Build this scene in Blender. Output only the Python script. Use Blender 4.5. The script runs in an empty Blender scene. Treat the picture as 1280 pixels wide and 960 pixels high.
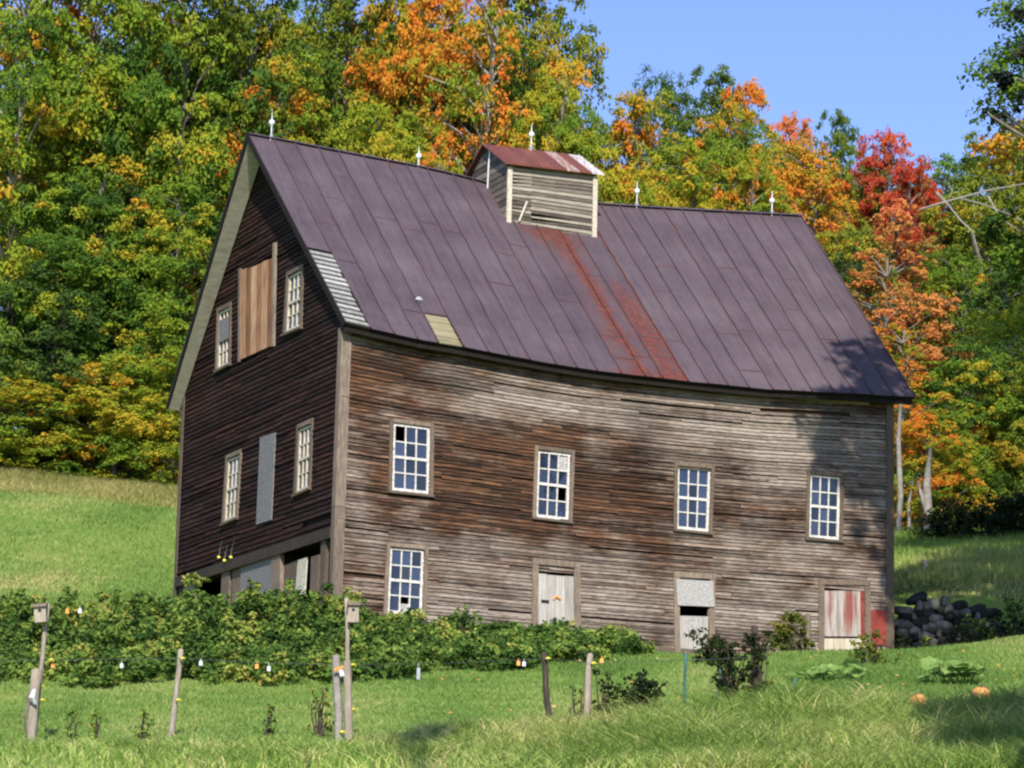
import bpy, math, random
import numpy as np
from mathutils import Vector, Matrix

S = bpy.context.scene
C = S.collection
rnd = random.Random(7)
R8 = np.random.default_rng(11)

# ------------------------------------------------------------------ camera, world, sun, exposure
F_PX, PITCH, ROLL = 3702.0, 0.19445, 0.0243      # focal length in photo pixels, upward pitch, roll
EYE = np.array([0.0, 0.0, 1.6])
_cp, _sp, _cr, _sr = math.cos(PITCH), math.sin(PITCH), math.cos(ROLL), math.sin(ROLL)
FWD = np.array([0, _cp, _sp]); _r0 = np.array([1.0, 0, 0]); _u0 = np.array([0, -_sp, _cp])
RGT = _cr * _r0 + _sr * _u0
UPV = -_sr * _r0 + _cr * _u0
cam = bpy.data.cameras.new('camera')
cam.sensor_fit = 'HORIZONTAL'; cam.sensor_width = 36.0; cam.lens = F_PX / 1280 * 36
cam.clip_start = 0.5; cam.clip_end = 4000
cam_o = bpy.data.objects.new('camera', cam); C.objects.link(cam_o)
M = Matrix.Identity(4)
for i in range(3):
    M[i][0] = RGT[i]; M[i][1] = UPV[i]; M[i][2] = -FWD[i]; M[i][3] = EYE[i]
cam_o.matrix_world = M
S.camera = cam_o

SUN_TO = np.array([0.035, -0.999]); SUN_TO = SUN_TO / np.linalg.norm(SUN_TO)
SUN_EL = math.radians(37)
sun_vec = Vector((SUN_TO[0] * math.cos(SUN_EL), SUN_TO[1] * math.cos(SUN_EL), math.sin(SUN_EL)))
w = bpy.data.worlds.new('World'); S.world = w; w.use_nodes = True
nt = w.node_tree; nt.nodes.clear()
sky = nt.nodes.new('ShaderNodeTexSky'); sky.sky_type = 'NISHITA'; sky.sun_disc = False
sky.sun_elevation = SUN_EL
sky.sun_rotation = math.atan2(SUN_TO[0], SUN_TO[1])
sky.altitude = 300; sky.air_density = 1.0; sky.dust_density = 0.4; sky.ozone_density = 6.5
bg = nt.nodes.new('ShaderNodeBackground'); bg.inputs[1].default_value = 0.15
wo = nt.nodes.new('ShaderNodeOutputWorld')
tint = nt.nodes.new('ShaderNodeMix'); tint.data_type = 'RGBA'; tint.blend_type = 'MULTIPLY'; tint.inputs[0].default_value = 1
tint.inputs[7].default_value = (1.12, .96, 1.06, 1)      # slightly violet white balance of the old compact camera
nt.links.new(sky.outputs[0], tint.inputs[6]); nt.links.new(tint.outputs[2], bg.inputs[0]); nt.links.new(bg.outputs[0], wo.inputs[0])
sl = bpy.data.lights.new('sun', 'SUN'); sl.energy = 4.6; sl.angle = math.radians(0.5); sl.color = (1.0, 0.93, 0.82)
so = bpy.data.objects.new('sun', sl); C.objects.link(so)
so.rotation_euler = sun_vec.to_track_quat('Z', 'Y').to_euler(); so.location = (10, -30, 60)
S.view_settings.view_transform = 'Standard'; S.view_settings.look = 'None'
S.view_settings.exposure = 0.42; S.view_settings.gamma = 1.0; S.view_settings.use_curve_mapping = False
S.cycles.use_denoising = True
S.cycles.max_bounces = 6; S.cycles.diffuse_bounces = 3; S.cycles.glossy_bounces = 2
S.cycles.transmission_bounces = 3; S.cycles.transparent_max_bounces = 6
S.cycles.filter_width = 2.3

# ------------------------------------------------------------------ helpers
def ray(px, py):
    v = FWD + (px - 640) / F_PX * RGT - (py - 480) / F_PX * UPV
    return v / np.linalg.norm(v)

def at(px, py, Y):
    d = ray(px, py); return EYE + d * (Y / d[1])

def mk_mesh(name, V, Q=None, T=None, attrs=None, smooth=False, mats=(), mi=None):
    me = bpy.data.meshes.new(name)
    V = np.asarray(V, dtype=np.float32).reshape(-1, 3)
    Q = np.zeros((0, 4), np.int32) if Q is None else np.asarray(Q, np.int32).reshape(-1, 4)
    T = np.zeros((0, 3), np.int32) if T is None else np.asarray(T, np.int32).reshape(-1, 3)
    me.vertices.add(len(V)); me.vertices.foreach_set('co', V.ravel())
    nl = Q.size + T.size
    me.loops.add(nl); me.loops.foreach_set('vertex_index', np.concatenate([Q.ravel(), T.ravel()]))
    npoly = len(Q) + len(T)
    me.polygons.add(npoly)
    st = np.concatenate([np.arange(len(Q)) * 4, Q.size + np.arange(len(T)) * 3]).astype(np.int32)
    me.polygons.foreach_set('loop_start', st)
    me.polygons.foreach_set('use_smooth', np.full(npoly, bool(smooth)))
    if mi is not None: me.polygons.foreach_set('material_index', np.asarray(mi, np.int32))
    me.update(calc_edges=True)
    for k, (dom, arr) in (attrs or {}).items():
        a = me.attributes.new(k, 'FLOAT', dom); a.data.foreach_set('value', np.asarray(arr, np.float32))
    for m in mats: me.materials.append(m)
    return me

def link(name, me, parent=None, loc=None):
    o = bpy.data.objects.new(name, me); C.objects.link(o)
    if parent: o.parent = parent
    if loc is not None: o.location = loc
    return o

def tag(o, label=None, cat=None, group=None, kind=None):
    if label: o['label'] = label
    if cat: o['category'] = cat
    if group: o['group'] = group
    if kind: o['kind'] = kind
    return o

def thing(name, label, cat, loc=(0, 0, 0), rz=0.0, group=None):
    o = bpy.data.objects.new(name, None); C.objects.link(o)
    o.location = loc; o.rotation_euler = (0, 0, rz); o.empty_display_size = .3
    return tag(o, label, cat, group)

class MB:
    """collects boxes, quads and tubes into one mesh"""
    def __init__(s): s.v = []; s.q = []; s.t = []; s.qa = []; s.ta = []; s.a = 0.5
    def vert(s, p): s.v.append(tuple(float(c) for c in p)); return len(s.v) - 1
    def quad(s, a, b, c, d): s.q.append([s.vert(a), s.vert(b), s.vert(c), s.vert(d)]); s.qa.append(s.a)
    def hexa(s, p):  # 8 points: 0-3 bottom ring, 4-7 top ring
        i = [s.vert(x) for x in p]
        for f in ((0, 3, 2, 1), (4, 5, 6, 7), (0, 1, 5, 4), (1, 2, 6, 5), (2, 3, 7, 6), (3, 0, 4, 7)):
            s.q.append([i[k] for k in f]); s.qa.append(s.a)
    def box(s, lo, hi):
        (a, b, c), (d, e, f) = lo, hi
        s.hexa([(a, b, c), (d, b, c), (d, e, c), (a, e, c), (a, b, f), (d, b, f), (d, e, f), (a, e, f)])
    def tube(s, pts, rads, n=7, cap=True):
        pts = [np.array(p, float) for p in pts]; rings = []
        for i, p in enumerate(pts):
            t = pts[min(i + 1, len(pts) - 1)] - pts[max(i - 1, 0)]
            t = t / (np.linalg.norm(t) + 1e-9)
            h = np.array([1, 0, 0]) if abs(t[0]) < .8 else np.array([0, 1, 0])
            x = np.cross(t, h); x /= np.linalg.norm(x); y = np.cross(t, x)
            r = rads[i] if hasattr(rads, '__len__') else rads
            rings.append([s.vert(p + r * (math.cos(2 * math.pi * k / n) * x + math.sin(2 * math.pi * k / n) * y)) for k in range(n)])
        for a, b in zip(rings, rings[1:]):
            for k in range(n):
                s.q.append([a[k], b[k], b[(k + 1) % n], a[(k + 1) % n]]); s.qa.append(s.a)
        if cap:
            for rg, p in ((rings[0], pts[0]), (rings[-1], pts[-1])):
                c = s.vert(p)
                for k in range(n): s.t.append([rg[k], rg[(k + 1) % n], c]); s.ta.append(s.a)
    def sphere(s, c, r, nu=12, nv=8):
        rx, ry, rz = r if hasattr(r, '__len__') else (r, r, r); rings = []
        for j in range(1, nv):
            ph = math.pi * j / nv
            rings.append([s.vert((c[0] + rx * math.sin(ph) * math.cos(2 * math.pi * k / nu), c[1] + ry * math.sin(ph) * math.sin(2 * math.pi * k / nu), c[2] + rz * math.cos(ph))) for k in range(nu)])
        for a, b in zip(rings, rings[1:]):
            for k in range(nu): s.q.append([a[k], b[k], b[(k + 1) % nu], a[(k + 1) % nu]]); s.qa.append(s.a)
        for rg, z in ((rings[0], c[2] + rz), (rings[-1], c[2] - rz)):
            p = s.vert((c[0], c[1], z))
            for k in range(nu): s.t.append([rg[k], rg[(k + 1) % nu], p]); s.ta.append(s.a)
    def mesh(s, name, mat, smooth=False):
        return mk_mesh(name, s.v, s.q or None, s.t or None, {'tone': ('FACE', s.qa + s.ta)}, smooth, (mat,))
    def build(s, name, mat, parent=None, loc=None, smooth=False):
        return link(name, s.mesh(name, mat, smooth), parent, loc)

# ------------------------------------------------------------------ materials
def new_mat(name):
    m = bpy.data.materials.new(name); m.use_nodes = True
    n = m.node_tree.nodes; n.clear()
    out = n.new('ShaderNodeOutputMaterial'); b = n.new('ShaderNodeBsdfPrincipled')
    m.node_tree.links.new(b.outputs[0], out.inputs[0])
    b.inputs['Specular IOR Level'].default_value = 0.25
    return m, m.node_tree, b, out

def N(t, kind, **kw):
    n = t.nodes.new(kind)
    for k, v in kw.items(): setattr(n, k, v)
    return n

def ramp(t, fac, stops, interp='LINEAR'):
    r = N(t, 'ShaderNodeValToRGB'); r.color_ramp.interpolation = interp
    e = r.color_ramp.elements
    while len(e) < len(stops): e.new(0.5)
    for el, (p, c) in zip(e, stops): el.position = p; el.color = (*c, 1)
    t.links.new(fac, r.inputs[0]); return r.outputs[0]

def noise(t, scale, detail=3, rough=.55, mapping=None, coord='Object'):
    tc = N(t, 'ShaderNodeTexCoord'); o = tc.outputs[coord]
    if mapping is not None:
        mp = N(t, 'ShaderNodeMapping'); mp.inputs['Scale'].default_value = mapping
        t.links.new(o, mp.inputs[0]); o = mp.outputs[0]
    n = N(t, 'ShaderNodeTexNoise'); n.inputs['Scale'].default_value = scale
    n.inputs['Detail'].default_value = detail; n.inputs['Roughness'].default_value = rough
    t.links.new(o, n.inputs['Vector']); return n.outputs['Fac']

def attr(t, name):
    a = N(t, 'ShaderNodeAttribute'); a.attribute_name = name; return a.outputs['Fac']

def math_(t, op, a, b, clamp=False):
    m = N(t, 'ShaderNodeMath', operation=op); m.use_clamp = clamp
    for i, x in enumerate((a, b)):
        if isinstance(x, (int, float)): m.inputs[i].default_value = x
        else: t.links.new(x, m.inputs[i])
    return m.outputs[0]

def mixc(t, fac, a, b, mode='MIX'):
    m = N(t, 'ShaderNodeMix', data_type='RGBA', blend_type=mode)
    for i, x in ((0, fac), (6, a), (7, b)):
        if isinstance(x, (int, float)): m.inputs[i].default_value = x
        elif isinstance(x, tuple): m.inputs[i].default_value = (*x, 1)
        else: t.links.new(x, m.inputs[i])
    return m.outputs[2]

def bump(t, b, h, strength=.3, dist=.02):
    n = N(t, 'ShaderNodeBump'); n.inputs['Strength'].default_value = strength; n.inputs['Distance'].default_value = dist
    t.links.new(h, n.inputs['Height']); t.links.new(n.outputs[0], b.inputs['Normal'])

def wood_mat(name, dark, mid, light, mapping=(1, 1, 1), scale=6, rough=.85, tone_w=.45, wear=False):
    m, t, b, _ = new_mat(name)
    g = noise(t, scale, 5, .65, mapping)
    g2 = noise(t, 1.1, 3, .6)
    f = math_(t, 'ADD', math_(t, 'MULTIPLY', g, .75), math_(t, 'MULTIPLY', g2, .25))
    f = math_(t, 'ADD', f, math_(t, 'MULTIPLY', math_(t, 'SUBTRACT', attr(t, 'tone'), .5), tone_w), True)
    col = ramp(t, f, [(.22, dark), (.5, mid), (.78, light)])
    t.links.new(col, b.inputs['Base Color']); b.inputs['Roughness'].default_value = rough
    bump(t, b, g, .35, .01)
    return m

def plain_mat(name, a, b_, scale=8, rough=.7, metal=0.0, mapping=None, spec=.25):
    m, t, b, _ = new_mat(name)
    g = noise(t, scale, 4, .6, mapping)
    t.links.new(ramp(t, g, [(.3, a), (.7, b_)]), b.inputs['Base Color'])
    b.inputs['Roughness'].default_value = rough; b.inputs['Metallic'].default_value = metal
    b.inputs['Specular IOR Level'].default_value = spec
    return m

def siding_mat(name, browns, greys):
    """weathered clapboards: attribute 'wear' says how silvered a board is, 'tone' differs per board"""
    m, t, b, _ = new_mat(name)
    tc = N(t, 'ShaderNodeTexCoord')
    grain = noise(t, 1.0, 6, .7, (2.2, 2.2, 38))
    fine = noise(t, 1.0, 4, .7, (5, 5, 120))
    blot = noise(t, 1.0, 5, .62, (.75, .75, 1.5))
    tone = attr(t, 'tone'); wear = attr(t, 'wear')
    f1 = math_(t, 'ADD', math_(t, 'MULTIPLY', grain, .8), math_(t, 'MULTIPLY', math_(t, 'SUBTRACT', tone, .45), .13))
    br = ramp(t, f1, [(.27, browns[0]), (.37, browns[1]), (.47, browns[2]), (.62, browns[3])])
    f2 = math_(t, 'ADD', math_(t, 'MULTIPLY', fine, .8), math_(t, 'MULTIPLY', math_(t, 'SUBTRACT', tone, .45), .11))
    gr = ramp(t, f2, [(.27, greys[0]), (.4, greys[1]), (.56, greys[2])])
    wf = math_(t, 'ADD', wear, math_(t, 'MULTIPLY', math_(t, 'SUBTRACT', grain, .5), 1.5))
    wf = math_(t, 'ADD', wf, math_(t, 'MULTIPLY', math_(t, 'SUBTRACT', blot, .5), 3.2))
    wf = math_(t, 'ADD', wf, math_(t, 'MULTIPLY', math_(t, 'SUBTRACT', tone, .5), .14), True)
    col = mixc(t, wf, br, gr)
    sf = math_(t, 'MULTIPLY', attr(t, 'dark_patch'), math_(t, 'ADD', math_(t, 'MULTIPLY', blot, 1.6), .15), True)   # darker patches across the boards
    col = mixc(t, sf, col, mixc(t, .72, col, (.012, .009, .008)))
    t.links.new(col, b.inputs['Base Color']); b.inputs['Roughness'].default_value = .88
    b.inputs['Specular IOR Level'].default_value = .15
    bump(t, b, fine, .5, .008)
    return m

M_front = siding_mat('front clapboards', [(.015, .010, .008), (.052, .030, .019), (.125, .062, .034), (.32, .16, .075)],
                     [(.075, .06, .048), (.23, .19, .152), (.52, .45, .375)])
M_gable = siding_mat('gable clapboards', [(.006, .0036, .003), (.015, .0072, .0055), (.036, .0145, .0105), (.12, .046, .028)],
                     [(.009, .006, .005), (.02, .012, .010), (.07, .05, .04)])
M_back = wood_mat('dark backing boards', (.01, .007, .005), (.02, .013, .009), (.04, .026, .018), (1, 1, 6))
M_trim = wood_mat('weathered trim', (.07, .05, .035), (.17, .13, .098), (.36, .285, .215), (6, 6, .7), 6)
M_casing = wood_mat('window casing', (.055, .04, .029), (.14, .105, .078), (.29, .225, .165), (4, 4, 4), 6)
M_white = plain_mat('white sash paint', (.42, .39, .34), (.80, .78, .73), 16, .7)
M_cream = plain_mat('cream paint', (.40, .35, .27), (.70, .64, .52), 14, .6)
M_soffit = wood_mat('pale rake boards', (.28, .245, .19), (.52, .475, .40), (.7, .66, .58), (.8, 3, .8), 5)
M_dark = wood_mat('dark fascia', (.006, .005, .004), (.014, .010, .008), (.034, .025, .018), (2, 2, 2), 5)
M_osb = plain_mat('grey strand board', (.22, .21, .205), (.52, .50, .48), 26, .9)
M_osb_shade = plain_mat('shaded strand board', (.10, .096, .096), (.27, .26, .262), 22, .9)  # darker copy of the strand board, gable shade mixed into the colour
M_hay = wood_mat('tan door boards', (.07, .028, .012), (.31, .15, .075), (.58, .36, .22), (3, 5, .5), 4, tone_w=1.0)
M_pale = wood_mat('pale grey door boards', (.22, .205, .185), (.43, .405, .37), (.66, .63, .58), (7, 7, .5), 5)
M_post = wood_mat('fence post wood', (.13, .10, .075), (.32, .27, .21), (.52, .47, .39), (5, 5, .8), 6)
M_postd = wood_mat('dark post wood', (.02, .015, .012), (.06, .045, .035), (.16, .13, .10), (5, 5, .8), 6)
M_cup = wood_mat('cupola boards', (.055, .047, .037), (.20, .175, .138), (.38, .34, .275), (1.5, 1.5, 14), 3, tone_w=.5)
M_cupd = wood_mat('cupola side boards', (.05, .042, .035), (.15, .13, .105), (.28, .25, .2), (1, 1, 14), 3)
M_black = plain_mat('black rubber', (.008, .008, .009), (.022, .022, .024), 9, .6)
M_zinc = plain_mat('rod metal', (.55, .56, .57), (.75, .76, .77), 12, .45, .3)
M_ball = plain_mat('white glass ball', (.78, .82, .84), (.88, .9, .9), 9, .2)
M_yellow = plain_mat('yellow plastic', (.75, .68, .05), (.85, .8, .12), 9, .5)
M_orange = plain_mat('orange tape', (.8, .28, .05), (.85, .4, .12), 9, .5)
M_wht = plain_mat('white plastic', (.5, .52, .54), (.72, .73, .75), 9, .5)
M_teal = plain_mat('green steel stake', (.03, .10, .085), (.07, .17, .14), 9, .5)
M_wire = plain_mat('wire', (.12, .12, .12), (.2, .2, .2), 9, .5, .5)
M_slat = wood_mat('silver slats', (.12, .12, .11), (.29, .29, .27), (.48, .48, .45), (2, 2, 2), 6)
M_lichen = wood_mat('yellowed shingles', (.09, .08, .045), (.21, .185, .105), (.34, .30, .19), (1, 10, 10), 2)

def glass_mat():
    m, t, b, _ = new_mat('old window glass')
    g = noise(t, 2.5, 3, .6)
    t.links.new(ramp(t, math_(t, 'ADD', math_(t, 'MULTIPLY', g, .5), math_(t, 'MULTIPLY', attr(t, 'tone'), .6)), [(.2, (.005, .006, .009)), (.5, (.013, .018, .032)), (.85, (.042, .06, .115))]), b.inputs['Base Color'])  # tint and per-pane tone paint the blue sky reflection into the glass
    b.inputs['Roughness'].default_value = .04; b.inputs['Specular IOR Level'].default_value = .9
    b.inputs['Alpha'].default_value = .9
    bump(t, b, noise(t, 1.6, 2, .5), .06, .05)
    return m
M_glass = glass_mat()

def doorpaint_mat():
    m, t, b, _ = new_mat('flaking red door boards')
    g = noise(t, 1.0, 5, .7, (9, 9, .9)); g2 = noise(t, 1.3, 3, .6, (3, 1, .5))
    wood = ramp(t, g, [(.25, (.16, .13, .11)), (.55, (.42, .37, .33)), (.8, (.6, .55, .5))])
    f = ramp(t, g2, [(.50, (0, 0, 0)), (.64, (.9, .9, .9))])
    t.links.new(mixc(t, f, wood, (.25, .06, .045)), b.inputs['Base Color'])
    b.inputs['Roughness'].default_value = .8; bump(t, b, g, .4, .01)
    return m
M_reddoor = doorpaint_mat()
M_redpanel = plain_mat('red panel', (.16, .03, .022), (.32, .06, .042), 12, .8)
M_stepwood = wood_mat('pale step boards', (.25, .2, .14), (.5, .43, .32), (.66, .6, .48), (9, 9, .6), 4)

def roof_mat():
    m, t, b, _ = new_mat('painted standing seam metal')
    tc = N(t, 'ShaderNodeTexCoord')
    n1 = noise(t, .9, 5, .6); n2 = noise(t, 9, 4, .65); st = noise(t, 1.0, 5, .7, (9, .7, .7))
    tone = attr(t, 'tone'); rust = attr(t, 'rust')
    f = math_(t, 'ADD', math_(t, 'MULTIPLY', n1, .55), math_(t, 'MULTIPLY', n2, .2))
    f = math_(t, 'ADD', f, math_(t, 'MULTIPLY', math_(t, 'SUBTRACT', st, .5), .5))
    f = math_(t, 'ADD', f, math_(t, 'ADD', math_(t, 'MULTIPLY', tone, .10), .08), True)
    base = ramp(t, f, [(.26, (.060, .042, .049)), (.48, (.092, .068, .079)), (.75, (.135, .106, .118))])
    rf = math_(t, 'ADD', rust, math_(t, 'MULTIPLY', math_(t, 'SUBTRACT', st, .5), 1.3))
    rf = math_(t, 'ADD', rf, math_(t, 'MULTIPLY', math_(t, 'SUBTRACT', n2, .5), .7))
    rm = N(t, 'ShaderNodeMapRange'); rm.inputs[1].default_value = .38; rm.inputs[2].default_value = .85
    t.links.new(rf, rm.inputs[0])
    rc = ramp(t, n2, [(.3, (.085, .035, .03)), (.55, (.135, .043, .033)), (.78, (.22, .09, .05))])
    col = mixc(t, rm.outputs[0], base, rc)
    t.links.new(col, b.inputs['Base Color'])
    b.inputs['Roughness'].default_value = .55; b.inputs['Specular IOR Level'].default_value = .3
    bump(t, b, noise(t, 2.2, 4, .6), .5, .05)
    return m
M_roof = roof_mat()
def cuproof_mat():
    m, t, b, _ = new_mat('rusty sheet metal')
    n2 = noise(t, 6, 5, .65, (3, 1, 1)); tone = attr(t, 'tone')
    f = math_(t, 'ADD', math_(t, 'MULTIPLY', n2, .6), math_(t, 'MULTIPLY', tone, .45), True)
    t.links.new(ramp(t, f, [(.25, (.11, .036, .024)), (.5, (.20, .068, .04)), (.64, (.33, .21, .16)), (.78, (.6, .61, .63))]), b.inputs['Base Color'])
    b.inputs['Roughness'].default_value = .5
    return m
M_cuproof = cuproof_mat()

def leaf_mat(name, stops, transl=.35, objvar=.18):
    m, t, b, out = new_mat(name)
    oi = N(t, 'ShaderNodeObjectInfo')
    f = math_(t, 'ADD', attr(t, 'tone'), math_(t, 'MULTIPLY', math_(t, 'SUBTRACT', oi.outputs['Random'], .5), objvar), True)
    col = ramp(t, f, stops)
    t.links.new(col, b.inputs['Base Color']); b.inputs['Roughness'].default_value = .6
    b.inputs['Specular IOR Level'].default_value = .06
    tr = N(t, 'ShaderNodeBsdfTranslucent'); t.links.new(col, tr.inputs[0])
    mx = N(t, 'ShaderNodeMixShader'); mx.inputs[0].default_value = transl
    t.links.new(b.outputs[0], mx.inputs[1]); t.links.new(tr.outputs[0], mx.inputs[2])
    t.links.new(mx.outputs[0], out.inputs[0])
    return m
DG, GR, YG, YE, OR, OD, RD = (.045, .1, .02), (.115, .215, .026), (.25, .33, .028), (.50, .40, .035), (.68, .29, .035), (.66, .18, .03), (.5, .045, .035)
PAL = {
 'green': leaf_mat('green maple leaves', [(0, DG), (.3, GR), (.62, YG), (.85, YE), (1, OR)]),
 'deep': leaf_mat('dark green leaves', [(0, (.035, .075, .022)), (.45, (.085, .15, .03)), (.8, (.17, .235, .03)), (1, YE)]),
 'olive': leaf_mat('olive leaves', [(0, DG), (.25, (.09, .15, .02)), (.6, (.24, .28, .027)), (.86, (.44, .30, .03)), (1, OR)]),
 'yellow': leaf_mat('yellowing leaves', [(0, GR), (.32, YG), (.72, YE), (.85, (.55, .42, .035)), (1, OR)]),
 'turning': leaf_mat('half turned leaves', [(0, GR), (.26, YG), (.42, (.42, .34, .03)), (.56, OR), (1, OD)]),
 'orange': leaf_mat('orange leaves', [(0, GR), (.2, YG), (.36, (.42, .31, .03)), (.52, (.66, .3, .035)), (.75, (.7, .22, .035)), (1, (.7, .16, .035))]),
 'salmon': leaf_mat('salmon leaves', [(0, (.3, .24, .05)), (.35, (.55, .26, .07)), (.7, (.72, .25, .08)), (1, (.7, .14, .07))]),
 'red': leaf_mat('red leaves', [(0, (.12, .13, .03)), (.26, (.36, .12, .035)), (.45, (.5, .065, .035)), (.75, (.56, .085, .045)), (1, (.65, .22, .06))]),
 'pine': leaf_mat('grey green needles', [(0, (.02, .04, .02)), (.6, (.05, .08, .035)), (1, (.09, .12, .05))]),
 'plum': leaf_mat('dark purplish leaves', [(0, (.012, .016, .012)), (.6, (.025, .032, .018)), (1, (.09, .04, .025))], .1),
}
M_bramble = leaf_mat('bramble leaves', [(0, (.04, .085, .02)), (.4, (.125, .215, .04)), (.8, (.29, .36, .07)), (1, (.5, .36, .1))], .25)
M_vine = leaf_mat('dark vine leaves', [(0, (.012, .02, .010)), (.6, (.03, .045, .016)), (1, (.07, .09, .025))], .2)
M_bush = leaf_mat('yellow green bush', [(0, (.05, .08, .02)), (.6, (.16, .18, .03)), (1, (.3, .24, .05))], .3)
M_squash = leaf_mat('squash leaves', [(0, (.12, .22, .05)), (.6, (.24, .38, .1)), (1, (.36, .48, .16))], .3)
M_grass = leaf_mat('lawn blades', [(0, (.11, .205, .045)), (.5, (.205, .325, .075)), (.85, (.32, .395, .12)), (1, (.48, .43, .18))], .3, 0)
M_tall = leaf_mat('tall grass blades', [(0, (.15, .26, .05)), (.45, (.32, .45, .10)), (.8, (.54, .56, .19)), (1, (.74, .63, .3))], .3, 0)
M_dry = leaf_mat('dry grass blades', [(0, (.17, .21, .05)), (.5, (.36, .345, .11)), (1, (.55, .48, .2))], .3, 0)
M_fallen = leaf_mat('fallen leaves', [(0, (.35, .25, .05)), (.5, (.5, .25, .06)), (1, (.6, .4, .2))], .1, 0)
M_bark = wood_mat('grey bark', (.05, .042, .035), (.15, .13, .11), (.32, .29, .25), (3, 3, .6), 5)
M_birch = wood_mat('pale bark', (.12, .105, .085), (.27, .245, .21), (.46, .43, .38), (2, 2, 3), 3)

def ground_mat():
    m, t, b, _ = new_mat('pasture soil and turf')
    a = noise(t, .35, 5, .6); c = noise(t, 5, 5, .65); d = noise(t, .9, 4, .6, (1, .35, 1))
    f = math_(t, 'ADD', math_(t, 'MULTIPLY', a, .4), math_(t, 'MULTIPLY', c, .3))
    f = math_(t, 'ADD', f, math_(t, 'MULTIPLY', d, .3), True)
    t.links.new(ramp(t, f, [(.3, (.09, .16, .03)), (.45, (.14, .225, .045)), (.58, (.2, .26, .06)), (.7, (.26, .25, .08))]), b.inputs['Base Color'])
    b.inputs['Roughness'].default_value = .95; b.inputs['Specular IOR Level'].default_value = .05
    bump(t, b, c, .6, .06)
    return m
M_ground = ground_mat()
M_stone = plain_mat('field stone', (.10, .095, .085), (.34, .325, .29), 7, .9)

# ------------------------------------------------------------------ ground
CP = np.array([(0, 0, 0), (-9, 0, -.2), (9, 0, .3), (0, 15, 1.4), (-6, 28, 2.85), (0, 28, 3.1), (6, 28, 3.3),
 (-6.3, 38.5, 4.3), (0, 38.5, 4.55), (3.2, 39, 5.0), (7, 39, 5.15), (4, 34, 4.15), (6.5, 34, 4.25), (0, 34, 3.95), (-6, 34, 3.75),
 (-6, 48, 5.95), (0, 50, 6.45), (6, 50, 6.75), (9, 50, 6.9), (-12, 48, 5.9), (-3.4, 57, 8.0), (2.2, 59.4, 7.85), (8.1, 62.0, 7.95), (5.6, 60.8, 7.88), (7.2, 60.2, 7.8), (10.5, 58, 8.2), (13, 60, 8.6),
 (-7.4, 65.8, 9.45), (-14, 62, 9.2), (-4, 72, 10.3), (4, 72, 10.6), (12.5, 66, 10.2), (9.5, 68, 10.3), (12, 80, 13), (16, 90, 15.1),
 (-12, 80, 13.4), (-17, 95, 17.0), (-10.5, 95, 16.5), (0, 95, 16.3), (16, 100, 16.9), (-25, 150, 28), (25, 150, 26), (0, 150, 27),
 (0, 260, 40), (-50, 260, 40), (50, 260, 38), (-50, 50, 7), (50, 50, 8), (-50, 95, 17), (50, 95, 16.5), (0, -60, -4), (-50, -60, -4), (50, -60, -4), (-50, 0, -.5), (50, 0, .5)], float)
def _tps(r): return np.where(r > 0, r * r * np.log(np.maximum(r, 1e-9)), 0)
def _fit():
    n = len(CP); xy = CP[:, :2] / 30
    K = _tps(np.linalg.norm(xy[:, None] - xy[None], axis=2)) + np.eye(n) * 2e-4
    P = np.c_[np.ones(n), xy]
    A = np.block([[K, P], [P.T, np.zeros((3, 3))]])
    return np.linalg.solve(A, np.r_[CP[:, 2], 0, 0, 0])
_wt = _fit()
def H(x, y):
    x = np.asarray(x, float); y = np.asarray(y, float); sh = np.broadcast(x, y).shape
    x = np.clip(np.broadcast_to(x, sh).ravel(), -50, 50); y = np.clip(np.broadcast_to(y, sh).ravel(), -60, 260)
    q = np.c_[x, y] / 30; out = np.zeros(len(q))
    for i in range(0, len(q), 20000):
        qq = q[i:i + 20000]
        k = _tps(np.linalg.norm(qq[:, None] - CP[None, :, :2] / 30, axis=2))
        out[i:i + 20000] = k @ _wt[:len(CP)] + np.c_[np.ones(len(qq)), qq] @ _wt[len(CP):]
    out += .05 * np.sin(x * 1.3 + y * .4) * np.sin(y * .9 - x * .3)
    # retaining step behind the stone wall, right of the barn
    s = np.clip((y - (63.4 + .12 * (x - 8.5))) / .5, 0, 1); wx = np.clip((x - 6.5) / 1.5, 0, 1) * np.clip((13.5 - x) / 3.5, 0, 1)
    fade = np.clip((71 - y) / 7, 0, 1)
    out += .85 * s * s * (3 - 2 * s) * wx * fade
    return out.reshape(sh) if sh else float(out[0])

def ground_hit(px, py):
    d = ray(px, py); t = 20.0; prev = None
    while t < 200:
        p = EYE + d * t; g = p[2] - H(p[0], p[1])
        if g < 0:
            a, b = t - .5, t
            for _ in range(12):
                m = (a + b) / 2; p = EYE + d * m
                if p[2] - H(p[0], p[1]) < 0: b = m
                else: a = m
            return p
        t += .5
    return EYE + d * 60

xs = np.unique(np.concatenate([np.linspace(-900, -50, 12), np.linspace(-50, -20, 16), np.arange(-20, 20, .4), np.linspace(20, 50, 16), np.linspace(50, 900, 12)]))
ys = np.unique(np.concatenate([np.linspace(-500, -60, 8), np.linspace(-60, 20, 30), np.arange(20, 62, .4), np.arange(62, 67, .12), np.arange(67, 100, .5), np.linspace(100, 260, 60), np.linspace(260, 1500, 14)]))
X, Y = np.meshgrid(xs, ys); Z = H(X, Y)
nx, ny = len(xs), len(ys); idx = np.arange(nx * ny).reshape(ny, nx)
Qg = np.stack([idx[:-1, :-1], idx[:-1, 1:], idx[1:, 1:], idx[1:, :-1]], -1).reshape(-1, 4)
g = link('ground', mk_mesh('ground', np.stack([X, Y, Z], -1).reshape(-1, 3), Qg, smooth=True, mats=(M_ground,)))
tag(g, 'green pasture hillside rising from the lawn past the barn to the wood', kind='structure')

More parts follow.
